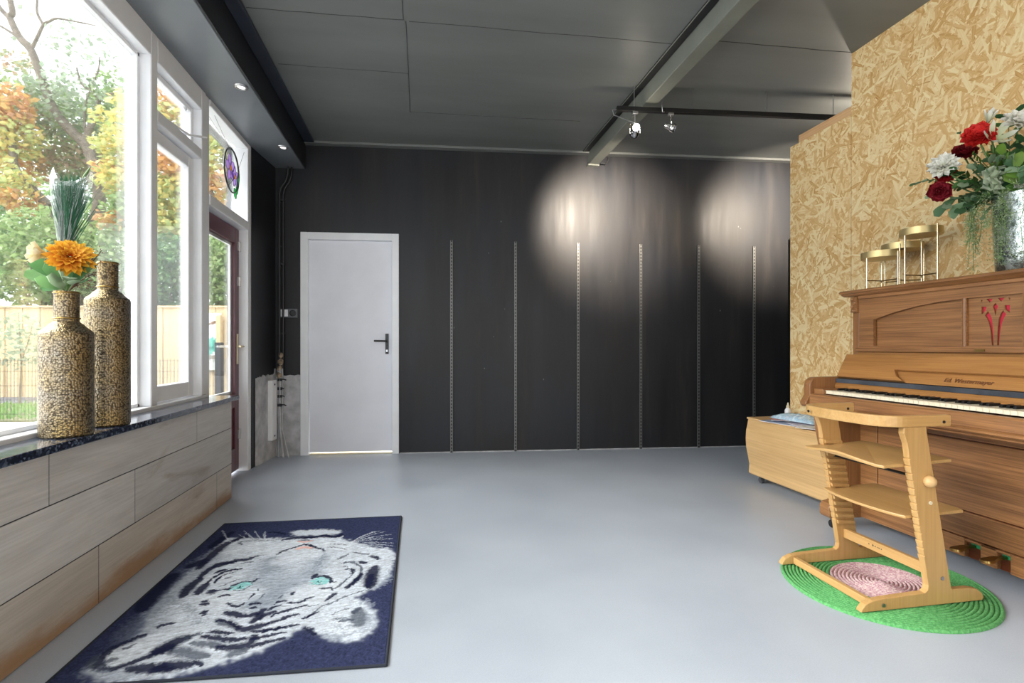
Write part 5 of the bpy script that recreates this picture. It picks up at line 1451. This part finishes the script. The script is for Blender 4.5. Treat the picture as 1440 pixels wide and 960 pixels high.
# ------------------------------------------------------------------ track with spotlights
TD = Vector((0.996, -0.0908, 0)).normalized(); T0 = Vector((1.378, 3.477, 2.70))
def trk(s_, dz=0.0, w=0.0): return T0 + TD * s_ + Vector((0, 0, dz)) + Vector((-TD.y, TD.x, 0)) * w
TM = Matrix(((TD.x, -TD.y, 0, T0.x), (TD.y, TD.x, 0, T0.y), (0, 0, 1, 2.70), (0, 0, 0, 1)))
tr = empty('lighting_track', trk(0.8), 'black lighting track hung on thin rods below the ceiling', 'light track')
b = MB(); b.box(0, 2.6, -0.016, 0.016, -0.016, 0.016, TM); b.build('track', M['black'], tr, bevel=0.002)
for s_ in (0.13, 0.565, 1.125, 1.645, 2.3):
    b = MB(); b.tube([trk(s_, 0.016), (trk(s_).x, trk(s_).y, CEIL_Z)], 0.0035, 6); b.build('rod', M['steel'], tr)
b = MB(); b.tube([trk(0.0, -.005), trk(-0.03, -.01), trk(-0.02, -0.045), trk(0.08, -0.08), trk(0.17, -0.105)], 0.004, 6); b.build('feed_cable', M['steel'], tr, smooth=60)
b = MB(); b.tube([trk(0.335, 0.09), trk(0.325, 0.04, -.02), trk(0.33, -0.02, -.022), trk(0.345, -0.018, -.02)], 0.003, 6); b.build('cable_tie', M['steel'], tr, smooth=60)


def spotlight(s_, tilt, yaw, lit, label):
    o = trk(s_, -0.016)
    r = empty('track_spotlight', o, label, 'spotlight', 'spotlights on the ceiling track')
    b = MB(); b.box(s_ - 0.02, s_ + 0.02, -0.012, 0.012, -0.034, -0.016, TM); b.tube([trk(s_, -0.034), trk(s_, -0.10 if lit else -0.055)], 0.006, 8); b.build('track_adapter', M['steel'], r, bevel=0.002)
    piv = trk(s_, -0.16 if lit else -0.115); Rz = Matrix.Translation(piv) @ Matrix.Rotation(yaw, 4, 'Z')
    b = MB(); b.tube([Rz @ Vector(p) for p in ((-0.036, 0, -0.012), (-0.036, 0, 0.05), (-0.03, 0, 0.058), (0.03, 0, 0.058), (0.036, 0, 0.05), (0.036, 0, -0.012))], 0.0035, 6); b.build('bracket', M['chrome'], r, smooth=60)
    H = Rz @ Matrix.Rotation(tilt, 4, 'X')      # head points along local -Z
    b = MB(); b.lathe([(0.012, 0.045), (0.018, 0.04), (0.02, 0.01), (0.031, -0.005), (0.032, -0.03), (0.029, -0.03), (0.027, -0.006), (0.01, 0.0), (0.0, 0.0)], 0, 0, 24, H)
    b.tube([H @ Vector((-0.036, 0, -0.008)), H @ Vector((0.036, 0, -0.008))], 0.004, 8)
    hd = b.build('lamp_head', M['chrome'], r, smooth=40)
    b = MB(); b.lathe([(0, -0.018), (0.014, -0.016), (0.024, -0.010), (0.026, -0.006), (0, -0.004)], 0, 0, 20, H)
    b.build('bulb', emitter('halogen_bulb', (1.0, 0.86, 0.68), 60.0) if lit else M['glass'], hd, smooth=60)
    if lit:
        b = MB(); b.sphere(H @ Vector((0, 0, 0.050)), 0.024, 14, 10); b.build('bulb_cap', emitter('halogen_glow', (1.0, 0.88, 0.7), 90.0), hd, smooth=60)
    return H


HW = (1.0, 0.86, 0.70)
def aim(s_, target):
    p = trk(s_, -0.16); d = Vector(target) - p
    yaw = math.atan2(d.y, d.x) - PI / 2
    return math.atan2(math.hypot(d.x, d.y), -d.z), yaw, p, d.normalized()


tg1, tg3 = Vector((1.80, 4.747, 2.22)), Vector((3.48, 4.61, 2.30))
ti, ya_, p1, dr1 = aim(0.135, tg1)
spotlight(0.135, ti, ya_, True, 'lit chrome spotlight at the end of the ceiling track, below the beam')
lamp('halogen_beam', 'SPOT', p1 + dr1 * 0.04, tg1, SPOT, HW, angle=math.radians(70), blend=1.0, radius=0.02)
spotlight(0.40, math.radians(62), math.radians(-125), False, 'unlit chrome spotlight on the ceiling track, second from the beam')
ti, ya_, p3, dr3 = aim(1.97, tg3)
spotlight(1.97, ti, ya_, True, 'lit chrome spotlight at the hidden end of the track beyond the partition')
lamp('halogen_beam', 'SPOT', p3 + dr3 * 0.04, tg3, SPOT, HW, angle=math.radians(70), blend=1.0, radius=0.02)
lamp('halogen_spill', 'POINT', p3 + Vector((0, 0, 0.05)), (0, 0, 0), 26.0, HW, radius=0.02)
b = MB(); b.tube([(1.70, 4.70, 2.76), (1.755, 4.72, 2.76), (1.78, 4.72, 2.80), (1.80, 4.72, 2.868)], 0.004, 6)
b.build('loose_cable', M['steel'], base=(1.75, 4.72, 2.868), smooth=60, label='short loose white cable hanging at the end of the ceiling beam', cat='cable')

# ------------------------------------------------------------------ hammered vases on the window board
def vase(cx, cy, r, zs, zn, zt, rn, label):
    v = empty('hammered_vase', (cx, cy, 0.672), label, 'vase', 'hammered vases on the windowsill')
    z0 = 0.6725
    b = MB()
    n = 30
    prof = [(0, z0), (r - 0.004, z0), (r, z0 + 0.005)] + [(r, z0 + 0.005 + (zs - z0 - 0.015) * i / n) for i in range(1, n + 1)] + [(r - 0.003, zs - 0.002), (r - 0.007, zs + 0.002), (r * 0.72, zs + (zn - zs) * 0.42), (rn + 0.012, zn - 0.010), (rn + 0.003, zn - 0.003), (rn, zn)]
    b.lathe(prof, cx, cy, 64); b.build('body', M['hammered'], v, smooth=28)
    b = MB(); b.lathe([(rn, zn - .002), (rn, zt - 0.003), (rn + 0.001, zt), (rn - 0.005, zt), (rn - 0.006, zn + 0.02), (0, zn + 0.015)], cx, cy, 48); b.build('neck', M['hammered'], v, smooth=40)
    for z in (zn + 0.012, zt - 0.006):
        b = MB(); b.tube([(cx + (rn + 0.001) * math.cos(2 * PI * i / 40), cy + (rn + 0.001) * math.sin(2 * PI * i / 40), z) for i in range(40)], 0.0028, 6, closed=True)
        b.build('neck_ring', M['brass'], v, smooth=60)
    return v


V1 = (-1.2885, 2.15); V2 = (-1.2885, 2.402)
vase(*V1, 0.0805, 1.056, 1.092, 1.203, 0.0375, 'shorter hammered black and gold vase holding the orange flower')
vase(*V2, 0.078, 1.200, 1.236, 1.352, 0.036, 'taller hammered black and gold vase by the window post, behind the shorter one')


def frame_of(n):
    n = Vector(n).normalized(); a = Vector((0, 0, 1)) if abs(n.z) < .9 else Vector((1, 0, 0))
    x = a.cross(n).normalized(); return n, x, n.cross(x)


def bloom(b, c, n, layers, g, c_in, c_out, jitter=0.12, cup=0.12, bend=None, nu=4):
    """layers: (count, length, width, elevation in degrees from the axis, curl)"""
    n, ex, ey = frame_of(n); c = Vector(c)
    for k, (cnt, L, W, el, cu_) in enumerate(layers):
        for i in range(cnt):
            a = 2 * PI * (i + 0.5 * (k % 2)) / cnt + g.uniform(-jitter, jitter)
            e = math.radians(el + g.uniform(-6, 6))
            rad = ex * math.cos(a) + ey * math.sin(a)
            d = n * math.cos(e) + rad * math.sin(e)
            f = g.uniform(0.85, 1.12)
            ci = tuple(x * f for x in c_in); co = tuple(min(.95, x * f) for x in c_out)
            b.petal(c + rad * 0.004, d, n * math.sin(e) - rad * math.cos(e), L * g.uniform(.9, 1.08), W, cu_, cup, nu, 2, 0.05, ci, co)


def cone(b, a, c, r0, r1): b.tube([a, c], [r0, r1], 8)


def leafy(b, pts, L, W, g, cols, step=2, bend=0.5, droop=-0.2):
    pts = [Vector(p) for p in pts]
    for i in range(0, len(pts), step):
        t = (pts[min(i + 1, len(pts) - 1)] - pts[max(i - 1, 0)]).normalized()
        for s_ in (-1, 1):
            sd = t.cross(Vector((0, 0, 1)))
            if sd.length < .1: sd = t.cross(Vector((1, 0, 0)))
            sd.normalize()
            d = (sd * s_ + t * 0.7 + Vector((g.uniform(-.3, .3), g.uniform(-.3, .3), g.uniform(-.3, .3) + droop * .3))).normalized()
            c_ = cols[g.randrange(len(cols))]; k = g.uniform(.85, 1.15)
            c_ = tuple(min(.9, x * k) for x in c_)
            b.petal(pts[i], d, Vector((-0.7, -0.65, 0.3)), L * g.uniform(.8, 1.2), W * g.uniform(.85, 1.15), bend * g.uniform(-1, 1), 0.15, 5, 2, 0.04, tuple(x * .85 for x in c_), c_, 0.3)


def curve_pts(a, m, c, n=12):
    a, m, c = Vector(a), Vector(m), Vector(c)
    return [a * (1 - t) ** 2 + m * 2 * t * (1 - t) + c * t * t for t in [i / n for i in range(n + 1)]]


g = random.Random(21)
n1 = Vector((V1[0], V1[1], 1.19))
# orange dahlia
c = at(99, 361, 1.845); nrm = Vector((0.50, -0.72, 0.42))
f = empty('orange_dahlia', c, 'big orange and yellow dahlia bloom in the shorter vase', 'flower')
b = MB()
OR0, OR1 = srgb(180, 26, 6), srgb(255, 200, 66)
bloom(b, c, nrm, [(7, .024, .012, 12, -.5), (10, .034, .016, 28, -.5), (13, .046, .019, 45, -.35), (15, .058, .021, 62, -.2), (17, .067, .022, 80, -.1), (17, .072, .023, 97, .1), (15, .068, .022, 112, .15)], g, OR0, OR1, cup=.18)
b.build('bloom', M['petal'], f, smooth=70)
b = MB(); b.tube(curve_pts(c - nrm * .012, c - nrm * .05, n1), .004, 8); b.build('stem', M['stem'], f, smooth=60)
# cream rosebud leaning left
c = at(66, 359, 1.83); d_ = Vector((-0.55, -0.70, 0.12)).normalized()
f = empty('cream_rose', c, 'cream and pale pink rosebud leaning left beside the orange dahlia', 'flower')
b = MB(); bloom(b, c, d_, [(3, .052, .036, 6, -.2), (5, .056, .040, 16, -.25), (5, .055, .042, 28, -.3)], g, srgb(240, 222, 160), srgb(250, 240, 212), cup=.35)
b.build('bloom', M['petal'], f, smooth=70)
b = MB(); b.tube(curve_pts(c, c - d_ * .04 + Vector((0, 0, -.01)), n1 + Vector((-.01, 0, 0))), .0035, 8); b.build('stem', M['stem'], f, smooth=60)
# green leaf sprig
f = empty('leaf_sprig', n1, 'cluster of broad green and grey-green leaves at the vase mouth under the dahlia', 'leaves')
b = MB()
LG = [srgb(126, 168, 110), srgb(98, 146, 92), srgb(156, 178, 146), srgb(84, 130, 84)]
for (px, py, col, L, W, dd) in ((50, 371, 1, .075, .050, 0), (45, 388, 0, .085, .050, .02), (55, 398, 0, .080, .045, -.02), (72, 392, 2, .075, .05, -.03), (84, 384, 2, .07, .05, -.05), (98, 388, 2, .065, .045, -.06), (105, 398, 2, .05, .04, -.05), (118, 380, 3, .075, .045, 0), (122, 396, 3, .06, .04, -.02), (128, 372, 0, .07, .04, .02), (70, 376, 1, .075, .05, -.02), (63, 404, 1, .05, .035, 0), (110, 376, 1, .07, .045, .01)):
    tip = at(px, py, 1.86 + dd); o_ = n1 + Vector((0, 0, .022))
    d0 = tip - o_; L_ = max(L, d0.length * .9); st_ = tip - d0.normalized() * L * .75
    b.petal(st_, d0, Vector((.5, -.7, .45)), L, W, g.uniform(-.4, .5), .12, 6, 2, .05, tuple(x * .8 for x in LG[col]), LG[col], .3)
b.build('leaf_blades', M['leaf'], f, smooth=70)
b = MB()
for px, py in ((50, 371), (45, 388), (72, 392), (98, 388), (118, 380), (128, 372)):
    b.tube(curve_pts(n1, n1 + Vector((0, 0, .04)), at(px, py, 1.86) * .6 + n1 * .4), .0022, 6)
b.build('stem', M['stem'], f)
# dried brown sprig
f = empty('dried_sprig', n1, 'dry reddish brown flower sprig to the right of the dahlia', 'dried flower')
b = MB(); bs = MB()
for (px, py) in ((134, 358), (141, 368), (137, 382), (131, 394), (143, 352), (128, 404)):
    p_ = curve_pts(n1 + Vector((.005, 0, .01)), n1 + Vector((.02, .03, .06)), at(px, py, 1.90), 10)
    bs.tube(p_, .0014, 5)
    for q in p_[4:]:
        for _ in range(7):
            k = g.uniform(.7, 1.2); b.petal(q + Vector((g.uniform(-.012, .012), g.uniform(-.012, .012), g.uniform(-.012, .012))), Vector((g.gauss(0, 1), g.gauss(0, 1), g.gauss(0, 1))), (0, 0, 1), .008, .005, .4, .2, 2, 1, .1, tuple(x * k for x in srgb(120, 84, 70)), tuple(x * k for x in srgb(158, 116, 96)))
b.build('dry_florets', M['petal'], f); bs.build('stem', M['twig'], f)
# grass bunch in its clear wrapper
f = empty('grass_bunch', n1, 'bunch of fine dark green grass in a clear plastic wrapper above the dahlia', 'grass bunch')
b = MB()
o_ = at(92, 352, 1.89)
for i in range(620):
    t = g.random(); px = 96 + g.gauss(4, 14); py = 238 + g.random() ** 1.6 * 60
    if px > 128: py = max(py, 262)
    tip = at(px, py, 1.89 + g.gauss(0, .015))
    k = g.uniform(.55, 1.25)
    colr = tuple(x * k for x in srgb(52, 104, 76))
    b.col = colr
    p0 = o_ + Vector((g.gauss(0, .004), g.gauss(0, .004), g.uniform(-.02, .01))); mid = (p0 + tip) / 2 + Vector((g.gauss(0, .003), g.gauss(0, .003), .01)) - (tip - o_).cross(Vector((0, 0, 1))) * 0.0
    w = Vector((.0009, .0009, 0)); k0 = len(b.v)
    for q in (p0 - w, p0 + w, mid + w, mid - w, tip): b.add(q)
    b.face(k0, k0 + 1, k0 + 2, k0 + 3); b.face(k0 + 3, k0 + 2, k0 + 4)
b.build('grass_blades', M['leaf'], f)
b = MB(); b.tube(curve_pts(at(111, 262, 1.89), at(117, 250, 1.89), at(127, 235, 1.89), 8), [.003, .004, .005, .005, .005, .005, .004, .003, .002], 7); b.tube([o_ + Vector((0, 0, -.02)), n1], .005, 8); b.build('stem', M['stem'], f)
b = MB()
rowsC = [((83, 348), (100, 350)), ((76, 318), (112, 318)), ((71, 285), (124, 285)), ((69, 262), (130, 258)), ((69, 246), (131, 246)), ((74, 234), (128, 240))]
for sgn in (-1, 1):
    k0 = len(b.v)
    for (l, r_) in rowsC:
        A_, B_ = at(*l, 1.89), at(*r_, 1.89)
        fw = Vector((SY, CY, 0))
        for j in range(9):
            t = j / 8; b.add(A_ + (B_ - A_) * t + Vector((0, 0, (-.07 if l[1] < 240 else -.03 if l[1] < 250 else 0) * math.sin(PI * t))) + fw * sgn * (.018 * math.sin(PI * t) + .003 * math.sin(t * 19 + sgn)))
    for i in range(len(rowsC) - 1):
        for j in range(8):
            a = k0 + i * 9 + j; b.face(a, a + 1, a + 10, a + 9)
b.build('clear_wrapper', glass('cellophane', (.98, .99, .99), 0.9, 0.035), f, smooth=80)

# ------------------------------------------------------------------ stained-glass suncatcher
sc = Vector((-1.425, 4.232, 2.345)); SRY, SRZ = .155, .165
s_ = empty('stained_glass_suncatcher', sc + Vector((0, 0, -SRZ)), 'round stained-glass suncatcher with purple flowers hung in the upper door window', 'suncatcher')
def sg(y, z): return (sc.y + y * SRY, sc.z + z * SRZ)
def oval(cy_, cz_, ry_, rz_, rot, n=16): return [sg(cy_ + ry_ * math.cos(a) * math.cos(rot) - rz_ * math.sin(a) * math.sin(rot), cz_ + ry_ * math.cos(a) * math.sin(rot) + rz_ * math.sin(a) * math.cos(rot)) for a in [2 * PI * i / n for i in range(n)]]
def tinted(name, rgb, a):
    t = NT(name); c_ = srgb(*rgb); t.p(color=c_, rough=.2)
    tr_ = t.n('BsdfTransparent', {'Color': (*c_, 1)}).outputs[0]; tl = t.n('BsdfTranslucent', {'Color': (*c_, 1)}).outputs[0]
    m1 = t.n('MixShader', {0: 0.5, 1: t.b.outputs[0], 2: tl}).outputs[0]
    m2 = t.n('MixShader', {0: a, 1: m1, 2: tr_}).outputs[0]; t.t.links.new(m2, t.out.inputs['Surface']); return t.m
b = MB(); b.tube([(sc.x, *sg(math.cos(a), math.sin(a))) for a in [2 * PI * i / 40 for i in range(40)]], .006, 6, closed=True); b.build('lead_rim', M['black'], s_, smooth=60)
b = MB(); b.prism(oval(0, 0, .99, .99, 0, 32), 'x', sc.x - .0015, sc.x - .0005); b.build('clear_disc', M['glass'], s_)
b = MB(); lead = MB()
for (fy, fz, sc_) in ((-.25, .05, 1.0), (.42, -.18, .8)):
    for k in range(5):
        a = 2 * PI * k / 5 + .5; pl = oval(fy + .34 * sc_ * math.cos(a), fz + .36 * sc_ * math.sin(a), .27 * sc_, .2 * sc_, a)
        b.prism(pl, 'x', sc.x, sc.x + .003); lead.tube([(sc.x + .002, *p) for p in pl], .0022, 5, closed=True)
b.build('purple_petal', tinted('purple_glass', (206, 182, 228), .6), s_, label='purple glass petals')
b = MB()
for (fy, fz, r_) in ((-.25, .05, .14), (.42, -.18, .11)): b.prism(oval(fy, fz, r_, r_, 0), 'x', sc.x + .003, sc.x + .0055)
b.build('yellow_centre', tinted('amber_glass', (240, 196, 90), .5), s_)
b = MB()
for (cy_, cz_, r1, r2, ro) in ((.82, -.30, .16, .40, -.15), (.42, -.95, .18, .26, .5), (.70, -.70, .14, .24, -.3)):
    pl = oval(cy_, cz_, r1, r2, ro); b.prism(pl, 'x', sc.x, sc.x + .003); lead.tube([(sc.x + .002, *p) for p in pl], .0022, 5, closed=True)
b.build('green_leaf', tinted('green_glass', (80, 190, 120), .5), s_, label='green glass leaves')
lead.tube([(sc.x + .002, *sg(*p)) for p in ((-.1, .95), (-.15, .6), (-.1, .3))], .0022, 5); lead.tube([(sc.x + .002, *sg(*p)) for p in ((-.5, -.8), (0, -.5), (.2, -.3))], .0022, 5)
lead.build('lead_came', M['black'], s_)
b = MB(); b.tube([(sc.x, *sg(-.35, .93)), (-1.40, 3.83, 2.59)], .0012, 5); b.tube([(sc.x, *sg(.93, .35)), (-1.40, 4.43, 2.56)], .0012, 5); b.tube([(sc.x, *sg(-.35, .93)), (-1.40, 3.70, 2.55)], .0008, 5); b.build('hanging_cord', M['dark_metal'], s_)

# ------------------------------------------------------------------ silver vase and bouquet on the piano
VC = Vector((2.535, 1.755, 1.312)); VT = VC + Vector((0, 0, 0.335))
sv = empty('silver_glass_vase', VC, 'tall mottled silver glass vase with trailing fern on the piano', 'vase')
t = NT('mottled_silver_glass'); vo = t.noise(t.mapping(), 26, 4, .7).outputs['Fac']
t.p(color=t.ramp(vo, [(0.35, srgb(96, 104, 100)), (0.6, srgb(184, 192, 190))]), metal=0.9, rough=t.ramp(vo, [(0.4, .08), (.65, .35)])); t.bump(vo, .35, .01); M['silvered'] = t.m
b = MB(); b.lathe([(0, 1.3125), (.098, 1.3125), (.102, 1.318), (.108, 1.42), (.113, 1.55), (.116, 1.645), (.112, 1.647), (.108, 1.55), (.1, 1.33), (0, 1.325)], VC.x, VC.y, 56); b.build('body', M['silvered'], sv, smooth=40)


def stem_to(c, n, r_=.0035):
    b = MB(); o_ = VT + Vector((g.uniform(-.03, .0), g.uniform(0, .04), -.06))
    b.tube(curve_pts(c, Vector(c) - Vector(n) * .06 + Vector((.02, -.01, -.03)), o_, 12), r_, 7)
    return b


def rose(px, py, d, R, n, cin, cout, label, name='artificial_rose', cat='flower', lay=None, cup=.32):
    c = at(px, py, d); n = Vector(n).normalized()
    f = empty(name, c, label, cat, 'bouquet in the silver vase')
    b = MB()
    lay = lay or [(3, .55, .5, 4, -.3), (4, .65, .6, 16, -.45), (5, .78, .7, 30, -.5), (6, .9, .8, 46, -.5), (7, 1.0, .9, 66, -.35), (7, 1.05, .9, 88, .1)]
    bloom(b, c - n * R * .35, n, [(k, L * R, W * R, el, cu_) for k, L, W, el, cu_ in lay], g, cin, cout, cup=cup)
    b.build('bloom', M['petal'], f, smooth=70)
    stem_to(c - n * R * .4, n).build('stem', M['stem'], f, smooth=60)
    return f


WH0, WH1 = srgb(214, 214, 196), srgb(244, 242, 236)
rose(1377, 187, 2.22, .062, (-.62, -.62, .35), srgb(170, 22, 24), srgb(226, 56, 50), 'large bright red bloom at the top left of the bouquet', 'red_ranunculus', lay=[(6, .3, .3, 8, -.5), (8, .45, .4, 22, -.6), (10, .6, .5, 36, -.6), (12, .75, .55, 52, -.5), (12, .9, .6, 70, -.3), (12, 1.0, .65, 90, .1)])
rose(1321, 269, 2.36, .046, (-.65, -.6, -.15), srgb(96, 18, 28), srgb(160, 42, 54), 'small dark red rose hanging at the lower left of the bouquet')
rose(1330, 244, 2.38, .042, (-.5, -.6, .1), srgb(140, 16, 22), srgb(198, 40, 40), 'bright red rose partly hidden behind the white bloom')
rose(1326, 231, 2.33, .055, (-.7, -.55, .25), WH0, WH1, 'ragged white bloom at the left edge of the bouquet', 'white_peony', lay=[(6, .7, .3, 10, -.5), (9, .8, .35, 28, -.4), (11, .95, .38, 48, -.3), (12, 1.05, .4, 70, -.1), (11, 1.1, .4, 95, .2)])
rose(1357, 212, 2.34, .045, (-.5, -.6, .5), srgb(90, 14, 24), srgb(140, 30, 38), 'dark red rose deep among the leaves below the bright red bloom')
rose(1409, 250, 2.18, .062, (-.5, -.7, -.05), srgb(190, 202, 168), srgb(226, 232, 212), 'pale greenish white rose low in the middle of the bouquet', 'white_rose', lay=[(3, .5, .5, 5, -.3), (5, .7, .7, 30, -.4), (6, .95, .95, 60, -.2), (6, 1.1, 1.0, 90, .1)])
rose(1436, 168, 2.14, .062, (-.3, -.7, .5), WH0, WH1, 'full white bloom at the top right of the bouquet', 'white_peony', lay=[(6, .7, .4, 10, -.5), (9, .8, .45, 28, -.4), (10, .95, .5, 50, -.3), (10, 1.05, .5, 78, 0)])
rose(1438, 250, 2.12, .045, (-.2, -.8, .1), WH0, WH1, 'small white rose at the right edge above the vase rim', 'white_rose')
LIL = [(3, 1.0, .32, 60, .5), (3, 1.0, .36, 68, .55)]
rose(1403, 190, 2.18, .085, (-.35, -.75, .3), srgb(186, 196, 150), srgb(240, 238, 236), 'open white lily to the right of the bright red bloom', 'white_lily', lay=LIL, cup=.12)
rose(1391, 166, 2.24, .06, (-.3, -.5, .8), srgb(200, 206, 170), srgb(244, 242, 240), 'small white lily bud sticking up behind the red bloom', 'white_lily', lay=[(3, 1.0, .32, 22, .2), (3, 1.0, .34, 30, .25)], cup=.2)
EUC = [srgb(124, 156, 118), srgb(98, 136, 98), srgb(150, 174, 142), srgb(82, 118, 80)]
DRK = [srgb(44, 84, 46), srgb(62, 108, 54), srgb(36, 68, 42), srgb(78, 120, 62)]
LIM = [srgb(110, 150, 60), srgb(86, 132, 52), srgb(130, 164, 78)]


def branch(label, px, py, d, mx, my, L, W, cols, name='leafy_branch', step=2, droop=-.2, twig=None):
    f = empty(name, VT, label, 'foliage', 'bouquet in the silver vase')
    b = MB(); bs = MB()
    p_ = curve_pts(VT + Vector((g.uniform(-.05, .02), g.uniform(-.02, .06), -.04)), at(mx, my, d - .02), at(px, py, d), 14)
    bs.tube(p_, [.003 - .0018 * i / 14 for i in range(15)], 6); leafy(b, p_[4:], L, W, g, cols, step, .5, droop)
    b.build('leaf_blades', M['leaf'], f, smooth=70); bs.build('stem', twig or M['stem'], f, smooth=60)


MIX = EUC + DRK
for args in (
        ('thin eucalyptus spray with tiny grey-green leaves reaching furthest left', 1287, 258, 2.44, 1350, 238, .026, .014, EUC, 'eucalyptus_branch', 1),
        ('short eucalyptus spray tucked under the small dark red rose', 1310, 276, 2.40, 1360, 246, .028, .017, EUC, 'eucalyptus_branch', 1),
        ('drooping branch of broad leaves just right of the small dark red rose', 1332, 288, 2.36, 1372, 258, .058, .040, EUC, 'leafy_branch', 2, -.9),
        ('drooping broad-leaved branch hanging lowest at the left of the vase', 1350, 294, 2.32, 1385, 262, .060, .042, EUC, 'leafy_branch', 2, -.9),
        ('broad-leaved branch hanging close beside the vase rim', 1372, 284, 2.28, 1395, 262, .060, .042, MIX, 'leafy_branch', 2, -.9),
        ('green leaf branch behind the ragged white bloom', 1338, 244, 2.34, 1380, 250, .050, .034, MIX, 'leafy_branch', 2),
        ('green leaf branch between the bright red rose and the greenish rose', 1356, 258, 2.26, 1388, 256, .052, .035, MIX, 'leafy_branch', 2),
        ('grey-green leaf branch left of the greenish white rose', 1376, 238, 2.24, 1402, 250, .052, .034, EUC, 'leafy_branch', 2),
        ('fine needle-leaved spray right of the ragged white bloom', 1350, 212, 2.36, 1385, 235, .030, .007, LIM + DRK, 'needle_branch', 1),
        ('fine needle-leaved spray below the bright red bloom', 1366, 220, 2.32, 1395, 240, .030, .007, LIM + DRK, 'needle_branch', 1),
        ('fine needle-leaved spray below the open white lily', 1384, 214, 2.28, 1405, 236, .030, .007, LIM, 'needle_branch', 1),
        ('dark pointed leaf branch just below the lily', 1398, 216, 2.26, 1412, 245, .062, .026, DRK, 'leafy_branch', 2),
        ('dark pointed leaf branch to the right of the lily', 1417, 220, 2.2, 1420, 250, .066, .028, DRK, 'leafy_branch', 2),
        ('dark pointed leaf branch beside the small white rose at the vase rim', 1434, 232, 2.14, 1432, 255, .060, .028, DRK, 'leafy_branch', 2),
        ('tall dark leaf branch between the lily and the full white bloom', 1420, 165, 2.26, 1412, 210, .070, .022, DRK, 'leafy_branch', 2),
        ('dark leaf branch under the full white bloom at the right', 1442, 200, 2.14, 1432, 235, .070, .026, DRK, 'leafy_branch', 2),
        ('tiny wispy sprig standing above the ragged white bloom', 1350, 188, 2.4, 1375, 225, .016, .009, EUC, 'wispy_sprig', 2),
        ('small brown twig bending down at the vase rim', 1384, 302, 2.24, 1398, 275, .026, .014, EUC, 'leafy_branch', 2, -.5, M['twig']),
        ('pale green leaf branch above the greenish white rose', 1394, 228, 2.2, 1412, 240, .056, .036, EUC + LIM, 'leafy_branch', 2),
        ('light green leaf branch under the lily stems', 1411, 216, 2.16, 1425, 245, .056, .036, EUC + LIM, 'leafy_branch', 2),
        ('light green leaf branch at the right edge of the bouquet', 1428, 226, 2.1, 1435, 250, .056, .036, EUC + LIM, 'leafy_branch', 2)):
    branch(*args)
# asparagus fern trailing over the rim
f = empty('trailing_fern', VT, 'fine feathery asparagus fern trailing down over the silver vase', 'fern', 'bouquet in the silver vase')
b = MB(); bs = MB()
for i in range(40):
    a = g.uniform(PI * .6, PI * 1.62); rr = .118
    rim = VC + Vector((math.cos(a) * rr, math.sin(a) * rr, .345))
    out = Vector((math.cos(a), math.sin(a), 0)) * g.uniform(.01, .05)
    L = g.uniform(.12, .33)
    p_ = curve_pts(VT + Vector((0, 0, -.01)), rim + out + Vector((0, 0, .05)), rim + out * 1.4 + Vector((g.uniform(-.02, .02), g.uniform(-.02, .02), -L * .35)), 6) + curve_pts(rim + out * 1.4 + Vector((0, 0, -L * .35)), rim + out * 1.5 + Vector((0, 0, -L * .7)), rim + out * 1.4 + Vector((g.uniform(-.03, .03), g.uniform(-.03, .03), -L)), 10)[1:]
    bs.tube(p_, .0009, 4)
    for q in p_[4:]:
        for _ in range(11):
            k = g.uniform(.7, 1.25); cc = srgb(132, 160, 98) if g.random() < .6 else srgb(178, 192, 158)
            b.col = tuple(min(.9, x * k) for x in cc)
            o_ = q + Vector((g.gauss(0, .011), g.gauss(0, .011), g.gauss(0, .008))); d = Vector((g.gauss(0, 1), g.gauss(0, 1), g.gauss(-.3, 1))).normalized() * g.uniform(.007, .014)
            w = d.cross(Vector((g.gauss(0, 1), g.gauss(0, 1), g.gauss(0, 1)))).normalized() * .0014
            k0 = len(b.v)
            for v_ in (o_ - w, o_ + w, o_ + d): b.add(v_)
            b.face(k0, k0 + 1, k0 + 2)
b.build('fern_needles', M['leaf'], f, kind='stuff'); bs.build('fern_stem', M['stem'], f)
